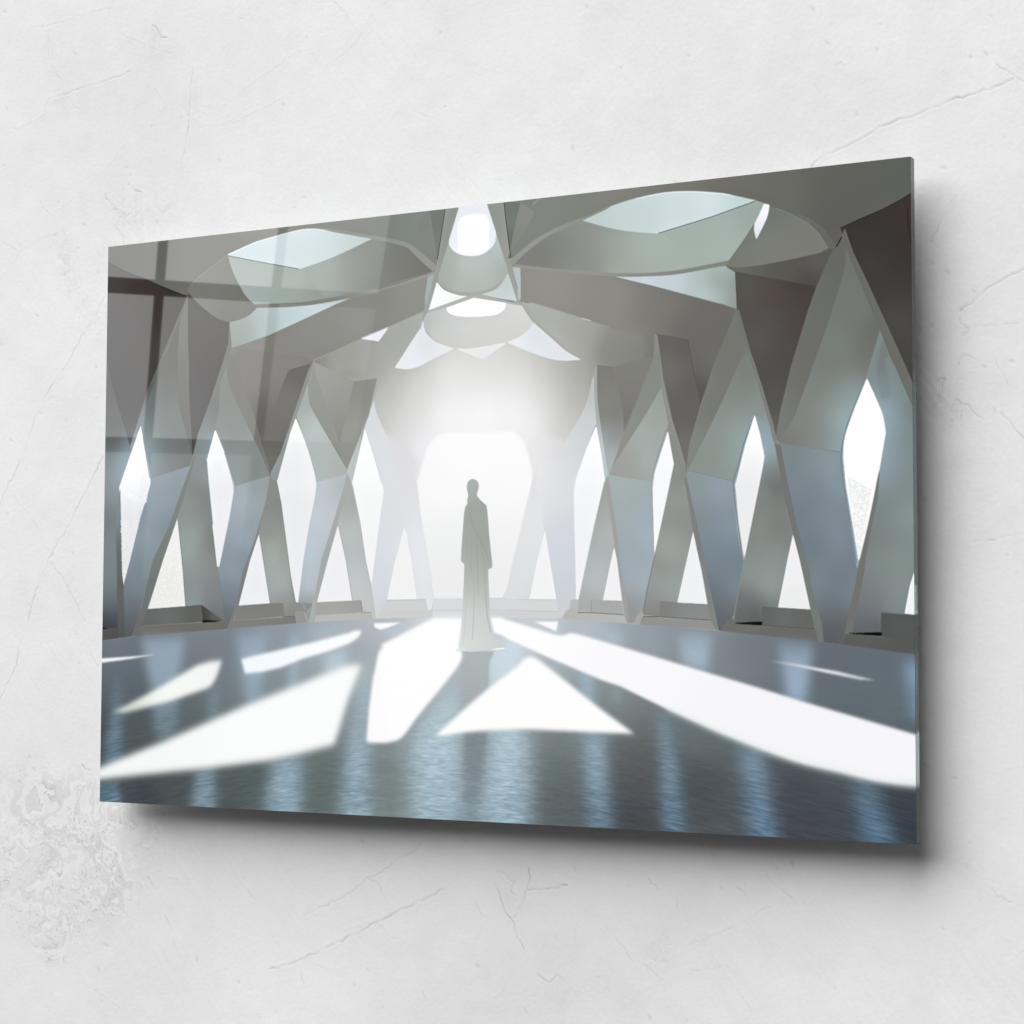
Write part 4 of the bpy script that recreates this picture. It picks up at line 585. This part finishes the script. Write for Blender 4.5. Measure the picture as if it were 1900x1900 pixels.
# hidden hanging rail and spacers that hold the panel off the wall
GAP = 0.038
al, nt, b = mat('brushed_aluminium'); b.inputs['Base Color'].default_value = (.6, .6, .6, 1); b.inputs['Metallic'].default_value = 1; b.inputs['Roughness'].default_value = .4
nz = nt.nodes.new('ShaderNodeTexNoise'); nz.inputs['Scale'].default_value = 300; bp = nt.nodes.new('ShaderNodeBump'); bp.inputs['Strength'].default_value = .1
nt.links.new(nz.outputs['Fac'], bp.inputs['Height']); nt.links.new(bp.outputs['Normal'], b.inputs['Normal'])
for (x0, x1, z0, z1) in ((-.28, .28, .13, .16), (-.2, -.17, -.2, -.17), (.17, .2, -.2, -.17)):
    bm = bmesh.new(); box_bm(bm, x0, x1, T + .0005, GAP - .001, z0, z1)
    bmesh.ops.bevel(bm, geom=bm.edges[:], offset=.001, segments=2, affect='EDGES')
    me = bpy.data.meshes.new('mount'); bm.to_mesh(me); bm.free()
    link('hanging_rail' if x1 - x0 > .1 else 'wall_spacer', me, al, root)

# ----------------------------------------------------------------- plaster wall with real relief
WALL = """C .8 .5|-602,573 -567,573 -543,575 -514,578 -480,579
C 1.0 .7|-574,487 -547,490 -521,494 -498,496 -470,500 -453,504
C .9 .5|-580,467 -578,479 -572,486 -547,490 -534,473 -524,469
C .8 .6|-635,461 -616,458 -601,461 -580,469
C 1.2 .5|-574,566 -571,551 -573,538 -567,523 -556,510
C .8 .5|-460,543 -443,535 -427,528 -415,521 -395,516
C 1.5 .9|-424,552 -415,544 -411,536 -403,535
C .8 .5|-420,479 -411,469 -403,453
C 1.0 .6|-367,497 -370,477 -371,449 -372,429 -379,401 -384,380 -392,364
C .8 .4|-345,562 -358,548
C .7 .3|-332,444 -280,472 -229,494 -204,496
C .8 .35|-189,477 -164,489 -147,505
C .7 .4|-359,430 -322,428 -306,430 -267,441 -236,452
C .7 .3|-457,424 -485,398 -516,378 -553,357
C 1.2 .8|-487,369 -479,357 -467,349 -456,341 -452,344
C 1.4 .9|-448,374 -444,368 -435,366
C .9 .6|-583,371 -571,357 -550,341 -544,327 -538,310
C 1.0 .6|-473,334 -464,322 -459,308
C 1.0 .5|-212,547 -184,543 -169,530 -164,522 -172,517
Z .35|-474,558 -440,556 -437,531 -443,522 -471,531
Z .5|-429,561 -399,536 -390,522 -415,521 -429,536
Z .5|-485,377 -454,365 -384,343 -390,328 -439,322 -467,335
Z .35|-575,568 -566,564 -550,498 -521,467 -556,485 -575,533
Z .3|-376,463 -332,449 -335,431 -372,440
C .7 .35|-78,411 -66,405
C .7 .35|-71,425 -52,412
C .7 .4|112,355 120,357
C .7 .35|169,375 172,368
C .8 .3|-163,499 -131,524 -114,534
C .6 .2|-77,384 -54,361 -19,337 13,312
Z .25|177,417 196,411 200,395 183,389
C 1.4 .9|344,310 355,318 378,325 395,332 409,340 428,345 439,345 457,351 472,355 495,359 515,363 532,368
C .8 .5|348,386 355,375
C .6 .3|319,418 336,397
C .9 .6|369,401 374,404 377,400
C 1.0 .7|517,383 530,373 541,364
C .7 .4|511,428 519,413
C 1.0 .5|488,278 479,268 468,252
C .8 .4|398,332 409,316
Z .5|516,396 531,388 550,381 550,363 532,373 517,384
Z .45|517,355 550,357 550,342 535,347
Z .4|502,434 516,433 517,418 504,427
C 1.0 .6|475,266 465,249 456,230
C 1.2 .7|482,166 496,176 511,187 528,195 539,199
C .9 .5|481,160 490,148 484,144
C .9 .5|480,118 484,127 495,123
C 1.0 .7|511,125 514,116 522,104 524,96
C 1.2 .7|459,104 468,107 461,91 456,80
C 1.2 .7|478,88 489,82 497,72 503,68
C 1.0 .7|517,74 525,67 537,51
C .8 .5|486,-39 511,-37 526,-33 536,-32
C .7 .3|482,150 509,152 538,153
Z .5|455,100 476,94 506,73 502,64 493,70 476,69 457,78
Z .35|507,-34 536,-28 536,-36 511,-41
Z .6|-637,-260 -602,-257 -564,-261 -539,-276 -488,-281 -481,-305 -431,-310 -399,-320 -398,-342 -402,-367 -397,-385 -425,-398 -438,-431 -499,-454 -535,-486 -576,-506 -567,-477 -597,-457 -608,-424 -632,-463
Z .5|-436,-314 -385,-312 -400,-349 -400,-383 -426,-367 -459,-345
C 1.5 .9|-508,-264 -503,-269 -496,-271
C 1.2 .8|-467,-387 -458,-396 -448,-406
C .8 .6|-599,-442 -589,-457 -572,-468
C .8 .5|-469,-307 -450,-308 -436,-315 -429,-307
C .9 .6|-389,-422 -381,-436 -375,-452
C .7 .3|-407,-389 -393,-383 -361,-381 -339,-387
C .8 .5|-283,-387 -272,-397
C .7 .4|-264,-342 -278,-325
C .7 .3|-486,-508 -451,-523 -443,-541
C 1.3 .8|-253,-467 -233,-461 -214,-454 -185,-441 -151,-425 -125,-411 -99,-398 -64,-382 -44,-372
C .9 .6|-161,-422 -144,-417 -125,-410
C 1.0 .6|-212,-409 -200,-404 -168,-390 -149,-379 -135,-367 -109,-355 -97,-344 -79,-337 -70,-328
C 1.1 .7|-135,-367 -123,-370 -116,-381 -110,-389 -104,-396
C .8 .5|-122,-411 -104,-424 -89,-429
C .9 .6|-214,-467 -210,-478
C .8 .5|-194,-459 -177,-463
C 1.3 .9|12,-362 19,-373 24,-386 35,-399 39,-414 46,-424
C 1.2 .8|21,-352 35,-360 32,-370 46,-377 35,-395
C 1.3 .8|51,-346 53,-355 48,-369 46,-378
C 1.2 .8|51,-367 76,-364 93,-360
C .9 .5|78,-345 89,-348 100,-355
C 1.0 .6|-8,-378 -4,-390 4,-397
C .9 .6|103,-396 102,-413
C .8 .5|78,-405 83,-414
C 1.0 .6|125,-385 133,-397 144,-406 162,-427
C 1.1 .7|60,-447 74,-454 83,-446 93,-455
C .9 .6|-68,-475 -64,-483
C .6 .3|2,-403 -10,-427
Z .5|19,-350 35,-353 37,-366 46,-379 37,-404 28,-393 12,-364
Z .5|72,-447 85,-444 102,-465 104,-480 93,-479 81,-467
Z .6|132,-447 168,-449 189,-462 152,-467
Z .6|184,-393 196,-396 198,-438 208,-454 182,-443 166,-434 166,-428 184,-426
C .9 .6|179,-349 189,-359
C .8 .5|157,-354 160,-359
C .9 .6|269,-352 280,-364
C .8 .5|296,-336 305,-346 322,-359
C .8 .4|219,-409 251,-395 282,-377 311,-360
C 1.0 .6|208,-374 207,-366
C .9 .5|502,-337 509,-345 523,-349
C .7 .4|309,-421 313,-429
C .7 .4|269,-444 282,-464
C .7 .35|390,-422 396,-432
C .6 .25|449,-307 465,-334
C .6 .3|221,-430 260,-425 269,-432
C 1.1 .8|-634,26 -622,45 -601,80 -581,127 -561,158 -537,183 -517,213 -497,234 -487,253
C 1.1 .8|-628,-196 -608,-161 -593,-113 -581,-81 -569,-53 -553,-27 -533,-2 -513,29 -498,53 -484,75
C .8 .4|-634,52 -609,31 -578,-1 -561,-27
C .8 .4|-641,330 -611,314 -640,284
C .8 .4|-611,314 -578,328 -553,332
C 1.0 .6|-557,-40 -536,-63 -519,-88 -506,-107
C 1.0 .6|-502,-135 -487,-157
Z .6|-555,335 -540,331 -531,278 -514,255 -483,224 -482,192 -501,218 -535,263 -553,277
Z .5|-507,308 -482,300 -482,265 -498,269
Z .3|-565,-40 -532,-44 -499,-97 -494,-122 -531,-82"""
X0, X1, Z0, Z1, ST = -.68, .60, -.60, .66, .00115
dx = np.arange(X0, X1, ST); dz = np.arange(Z1, Z0, -ST)
nx, nz_ = len(dx), len(dz)
XX, ZZ = np.meshgrid(dx, dz)
hgt = np.zeros_like(XX); dirt_shade = np.zeros_like(XX)  # colour darkening: grey staining plus painted shade at cracks, pits and flake edges
hgt += (fbm(XX * 5, ZZ * 5, 4, 60) - .5) * .002
hgt += (fbm(XX * 26 + ZZ * 12, ZZ * 26, 4, 70) - .5) * .00038
# trowel marks running down to the right
a = math.radians(-52); U = XX * math.cos(a) + ZZ * math.sin(a); V = -XX * math.sin(a) + ZZ * math.cos(a)
tm = fbm(U * 14, V * 260, 3, 80) - .5; tmask = np.clip((fbm(XX * 7, ZZ * 7, 3, 90) - .48) * 6, 0, 1)
hgt += tm * tmask * .00028
hgt += (fbm(XX * 420, ZZ * 420, 2, 95) - .5) * .0001
wx = (fbm(XX * 22, ZZ * 22, 4, 101) - .5); wz = (fbm(XX * 22, ZZ * 22, 4, 131) - .5)
chip = fbm(XX * 15 + wx * 3.2, ZZ * 15 + wz * 3.2, 5, 151, .5)
lev = chip * 14; ter = np.floor(lev) + np.clip((lev - np.floor(lev)) * 5, 0, 1)
edge_l = np.exp(-((lev - np.round(lev)) / .07) ** 2); edge_highlight = np.exp(-((lev - np.floor(lev) - .2) / .09) ** 2); lvt = np.random.default_rng(3).random(40)[np.clip(np.floor(lev), 0, 39).astype(int)]  # dark contour and painted highlight line beside it, as if flakes caught light
def wpix(x, z): return (x - X0) / ST, (Z1 - z) / ST
zone = np.zeros_like(XX)
cr = np.random.default_rng(5)
for ln in WALL.split('\n'):
    f = ln.split('|'); h = f[0].split(); P = np.array([[float(c) for c in t.split(',')] for t in f[1].split()]) / 1000
    px = np.stack(wpix(P[:, 0], P[:, 1]), 1)
    if h[0] == 'Z':
        mk = blur(cover(px, 0, 0, nx, nz_, 1), 9) * float(h[1]) / .6
        zone = np.maximum(zone, mk)
    else:
        # jittered crack line
        Q = [px[0]]
        for a_, b_ in zip(px[:-1], px[1:]):
            L = np.linalg.norm(b_ - a_); n = max(1, int(L / 4)); d = (b_ - a_) / L; nn = np.array([-d[1], d[0]])
            for t in range(1, n + 1): Q.append(a_ + (b_ - a_) * t / n + (nn * cr.normal(0, .75) if t < n else 0))
        Q = np.array(Q); wd = float(h[1]) * .5; dp = float(h[2]) * .5
        x0 = max(0, int(Q[:, 0].min()) - 8); x1 = min(nx, int(Q[:, 0].max()) + 9); y0 = max(0, int(Q[:, 1].min()) - 8); y1 = min(nz_, int(Q[:, 1].max()) + 9)
        if x1 <= x0 or y1 <= y0: continue
        m = np.zeros((y1 - y0, x1 - x0))
        gy, gx = np.mgrid[y0:y1, x0:x1]; d2 = np.full(m.shape, 1e9)
        for a_, b_ in zip(Q[:-1], Q[1:]):
            ab = b_ - a_; t = np.clip(((gx - a_[0]) * ab[0] + (gy - a_[1]) * ab[1]) / (ab @ ab + 1e-9), 0, 1)
            d2 = np.minimum(d2, (gx - a_[0] - t * ab[0]) ** 2 + (gy - a_[1] - t * ab[1]) ** 2)
        thin = np.clip(2.6 * fbm(gx / 11., gy / 11., 2, 7) - .45, .1, 1.5)
        g = np.exp(-d2 / (2 * (.62 * wd) ** 2)) * thin
        hgt[y0:y1, x0:x1] -= g * dp * .0004
        rid = np.exp(-(np.sqrt(d2) - 2.2) ** 2 / 1.2) * dp * .00012
        hgt[y0:y1, x0:x1] += rid
        dirt_shade[y0:y1, x0:x1] = np.maximum(dirt_shade[y0:y1, x0:x1], g * dp * 1.5)
zone *= np.clip((fbm(XX * 14, ZZ * 14, 3, 171) - .22) * 5, .2, 1)
hgt += zone * (ter - 7.5) * .00007
dirt_shade = np.maximum(dirt_shade, zone * (edge_l * .75 * np.clip(fbm(XX * 50, ZZ * 50, 2, 181) * 3 - 1.0, 0, 1) + .62 * lvt * lvt))  # flake contours are shade put into the colour; level patches are staining
# scattered small pits
for _ in range(260):
    x = cr.integers(6, nx - 6); y = cr.integers(6, nz_ - 6); r = cr.uniform(.6, 1.3); an = cr.uniform(.3, 1.3); el = cr.uniform(1, 3.2)
    gy, gx = np.mgrid[y - 5:y + 6, x - 5:x + 6]; u = (gx - x) * math.cos(an) + (gy - y) * math.sin(an); v_ = -(gx - x) * math.sin(an) + (gy - y) * math.cos(an)
    g = np.exp(-(u / (r * el)) ** 2 - (v_ / r) ** 2); hgt[y - 5:y + 6, x - 5:x + 6] -= g * .0003; dirt_shade[y - 5:y + 6, x - 5:x + 6] += g * .35
tone = .725 + (fbm(XX * 4, ZZ * 4, 4, 201) - .5) * .13 + (fbm(XX * 60, ZZ * 60, 3, 211) - .5) * .035
tone = tone * (1 - .38 * np.clip(dirt_shade, 0, 1)) * (1 + .05 * zone * edge_highlight)  # flake edge highlights are painted into the tone
# grow the sheet outwards with a coarse rim so that the wall goes on past the photograph
def rim(v, lo, hi, n):
    a = np.linspace(lo, v[0], n, endpoint=False) if abs(lo - v[0]) > 1e-6 else np.array([])
    b_ = np.linspace(v[-1], hi, n + 1)[1:]
    return np.concatenate([a, v, b_])
fx = rim(dx, -3., 3., 24); fz = rim(dz, 2.2, -2.2, 24)
hp = np.pad(hgt, 24, mode='edge'); tp = np.pad(tone, 24, mode='edge')
FX, FZ = np.meshgrid(fx, fz)
me = grid_mesh('wall', np.stack([FX, GAP - hp, FZ], -1))
set_attr(me, 'tone', np.stack([tp * 1.0, tp * 1.0, tp * 1.002], -1))
m, nt, b = mat('white_plaster')
at = nt.nodes.new('ShaderNodeAttribute'); at.attribute_name = 'tone'
tc = nt.nodes.new('ShaderNodeTexCoord'); n1 = nt.nodes.new('ShaderNodeTexNoise'); n1.inputs['Scale'].default_value = 260; n1.inputs['Detail'].default_value = 4
nt.links.new(tc.outputs['Object'], n1.inputs['Vector'])
mr = nt.nodes.new('ShaderNodeMapRange'); mr.inputs['To Min'].default_value = .965; mr.inputs['To Max'].default_value = 1.035
nt.links.new(n1.outputs['Fac'], mr.inputs['Value'])
vm = nt.nodes.new('ShaderNodeVectorMath'); vm.operation = 'SCALE'
nt.links.new(at.outputs['Color'], vm.inputs[0]); nt.links.new(mr.outputs['Result'], vm.inputs['Scale']); nt.links.new(vm.outputs['Vector'], b.inputs['Base Color'])
bp = nt.nodes.new('ShaderNodeBump'); bp.inputs['Strength'].default_value = .12; bp.inputs['Distance'].default_value = .001
nt.links.new(n1.outputs['Fac'], bp.inputs['Height']); nt.links.new(bp.outputs['Normal'], b.inputs['Normal'])
b.inputs['Roughness'].default_value = .9; b.inputs['Specular IOR Level'].default_value = .15
wall = link('wall', me, m); wall['kind'] = 'structure'; wall['label'] = 'white plaster wall with fine cracks and flaking patches'

# ----------------------------------------------------------------- the room's daylight window, seen mirrored in the glass
WIN = np.array([[[-4.908, -4.958, 2.039], [-4.631, -5.37, 2.049], [-4.604, -5.409, 2.05], [-4.312, -5.842, 2.061], [-4.285, -5.883, 2.062], [-4.004, -6.299, 2.072]], [[-5.229, -5.302, 1.511], [-4.952, -5.714, 1.521], [-4.926, -5.753, 1.522], [-4.633, -6.186, 1.533], [-4.606, -6.227, 1.534], [-4.325, -6.643, 1.545]], [[-5.269, -5.345, 1.446], [-4.991, -5.756, 1.456], [-4.965, -5.795, 1.457], [-4.673, -6.228, 1.468], [-4.645, -6.269, 1.469], [-4.365, -6.685, 1.48]], [[-5.64, -5.743, 0.835], [-5.363, -6.155, 0.845], [-5.337, -6.193, 0.846], [-5.044, -6.627, 0.857], [-5.017, -6.667, 0.858], [-4.736, -7.084, 0.869]], [[-5.682, -5.787, 0.767], [-5.404, -6.199, 0.777], [-5.378, -6.238, 0.778], [-5.086, -6.671, 0.789], [-5.058, -6.712, 0.79], [-4.778, -7.128, 0.801]], [[-6.05, -6.181, 0.162], [-5.772, -6.593, 0.173], [-5.746, -6.632, 0.174], [-5.454, -7.065, 0.185], [-5.426, -7.106, 0.186], [-5.146, -7.522, 0.196]]])          # 6 rows x 6 columns of pane corners
win = bpy.data.objects.new('window', None); COL.objects.link(win)
win['label'] = 'daylight window whose panes and crossbars mirror in the upper left of the glass'; win['category'] = 'window'
cen = WIN.reshape(-1, 3).mean(0); win.location = cen
nrm = np.cross(WIN[0, 5] - WIN[0, 0], WIN[5, 0] - WIN[0, 0]); nrm /= np.linalg.norm(nrm)
if nrm @ (np.array([0, 0, 0]) - cen) < 0: nrm = -nrm
PANE = [[(4.5, 4.5, 4.2, 4.2), (4.3, 4.0, 3.6, 4.2), (2.4, 2.0, 1.2, 2.4)], [(3.6, 3.6, 3.0, 3.0), (3.4, 2.6, 2.2, 3.0), (1.3, 0.8, 0.5, 1.0)], [(1.6, 1.6, 0.2, 0.4), (1.4, 0.9, 0.1, 0.3), (0.3, 0.1, 0.02, 0.1)]]
pm, nt, b = mat('bright_sky_through_pane')
nt.nodes.remove(b); emn = nt.nodes.new('ShaderNodeEmission'); at = nt.nodes.new('ShaderNodeAttribute'); at.attribute_name = 'sky'
nt.links.new(at.outputs['Color'], emn.inputs['Color']); emn.inputs['Strength'].default_value = 1
nt.links.new(emn.outputs[0], nt.nodes['Material Output'].inputs['Surface'])
fm, nt, b = mat('dark_window_frame'); b.inputs['Base Color'].default_value = (.05, .05, .048, 1); b.inputs['Roughness'].default_value = .7
def quad(name, c, col, mt_):
    g = np.array([[c[0] - cen, c[1] - cen], [c[3] - cen, c[2] - cen]])
    me = grid_mesh(name, g); 
    if col is not None: set_attr(me, 'sky', np.array([[col[0], col[1]], [col[3], col[2]]]).reshape(-1, 3))
    me.polygons.foreach_set('use_smooth', np.zeros(1, bool))
    return link(name, me, mt_, win)
for r in range(3):
    for c_ in range(3):
        q = [WIN[2 * r, 2 * c_], WIN[2 * r, 2 * c_ + 1], WIN[2 * r + 1, 2 * c_ + 1], WIN[2 * r + 1, 2 * c_]]
        ks = PANE[r][c_]
        quad('window_pane', q, [np.array([1, .99, 1.0]) * kk for kk in ks], pm)
def bar(a0, a1, b1, b0):
    bm = bmesh.new(); F = []
    lo = [Vector(p - cen - nrm * .03) for p in (a0, a1, b1, b0)]; hi = [Vector(p - cen + nrm * .002) for p in (a0, a1, b1, b0)]
    v = [bm.verts.new(p) for p in lo + hi]
    for f in ((0, 3, 2, 1), (4, 5, 6, 7), (0, 1, 5, 4), (1, 2, 6, 5), (2, 3, 7, 6), (3, 0, 4, 7)): bm.faces.new([v[k_] for k_ in f])
    bmesh.ops.recalc_face_normals(bm, faces=bm.faces[:])
    me = bpy.data.meshes.new('bar'); bm.to_mesh(me); bm.free(); return me
for k_ in (1, 3): link('mullion', bar(WIN[0, k_], WIN[0, k_ + 1], WIN[5, k_ + 1], WIN[5, k_]), fm, win)
for r in (1, 3):
    for c_ in (0, 2, 4): link('crossbar', bar(WIN[r, c_], WIN[r, c_ + 1], WIN[r + 1, c_ + 1], WIN[r + 1, c_]), fm, win)
# outer frame
def ext(p, q, d): v_ = p - q; return p + v_ / np.linalg.norm(v_) * d
A, B_, C_, D = WIN[0, 0], WIN[0, 5], WIN[5, 5], WIN[5, 0]
o = .05; ux = (B_ - A) / np.linalg.norm(B_ - A); uz = (A - D) / np.linalg.norm(A - D)
Ao, Bo, Co, Do = A - ux * o + uz * o, B_ + ux * o + uz * o, C_ + ux * o - uz * o, D - ux * o - uz * o
for q in ((Ao, Bo, B_, A), (B_, Bo, Co, C_), (D, C_, Co, Do), (Ao, A, D, Do)):
    link('frame_rail', bar(*q), fm, win)

# ----------------------------------------------------------------- light
w = bpy.data.worlds.new('World'); scene.world = w; w.use_nodes = True
bg = w.node_tree.nodes['Background']; bg.inputs['Color'].default_value = (1, 1, 1, 1); bg.inputs['Strength'].default_value = 0.1
L = bpy.data.lights.new('softbox', 'AREA'); L.shape = 'ELLIPSE'; L.size = 60; L.size_y = 56; L.energy = 47300
lo = bpy.data.objects.new('softbox', L); COL.objects.link(lo)
lo.location = (-16, -22.5, 32)
lo.rotation_euler = (Vector((0, 0, 0)) - Vector(lo.location)).to_track_quat('-Z', 'Y').to_euler()

# ----------------------------------------------------------------- camera
cd = bpy.data.cameras.new('camera'); cam = bpy.data.objects.new('camera', cd); COL.objects.link(cam); scene.camera = cam
cd.sensor_width = 36; cd.sensor_fit = 'HORIZONTAL'; cd.lens = 3806 / 1900 * 36; cd.clip_start = .01; cd.clip_end = 100
R = Vector((0.8776088422900824, 0.4793657167996915, 0.00335104332698784)); Up = Vector((0.026370816344194914, -0.055256387961759135, 0.9981238959341472)); Bk = Vector((0.47865154337952587, -0.8758739870246962, -0.06113475994767909))
M = Matrix((R, Up, Bk)).transposed().to_4x4(); M.translation = Vector((0.9973656838024496, -1.7298091782435654, -0.12330221793286639))
cam.matrix_world = M

scene.render.engine = 'CYCLES'
scene.view_settings.view_transform = 'Standard'; scene.view_settings.look = 'None'; scene.view_settings.exposure = 0; scene.view_settings.gamma = 1
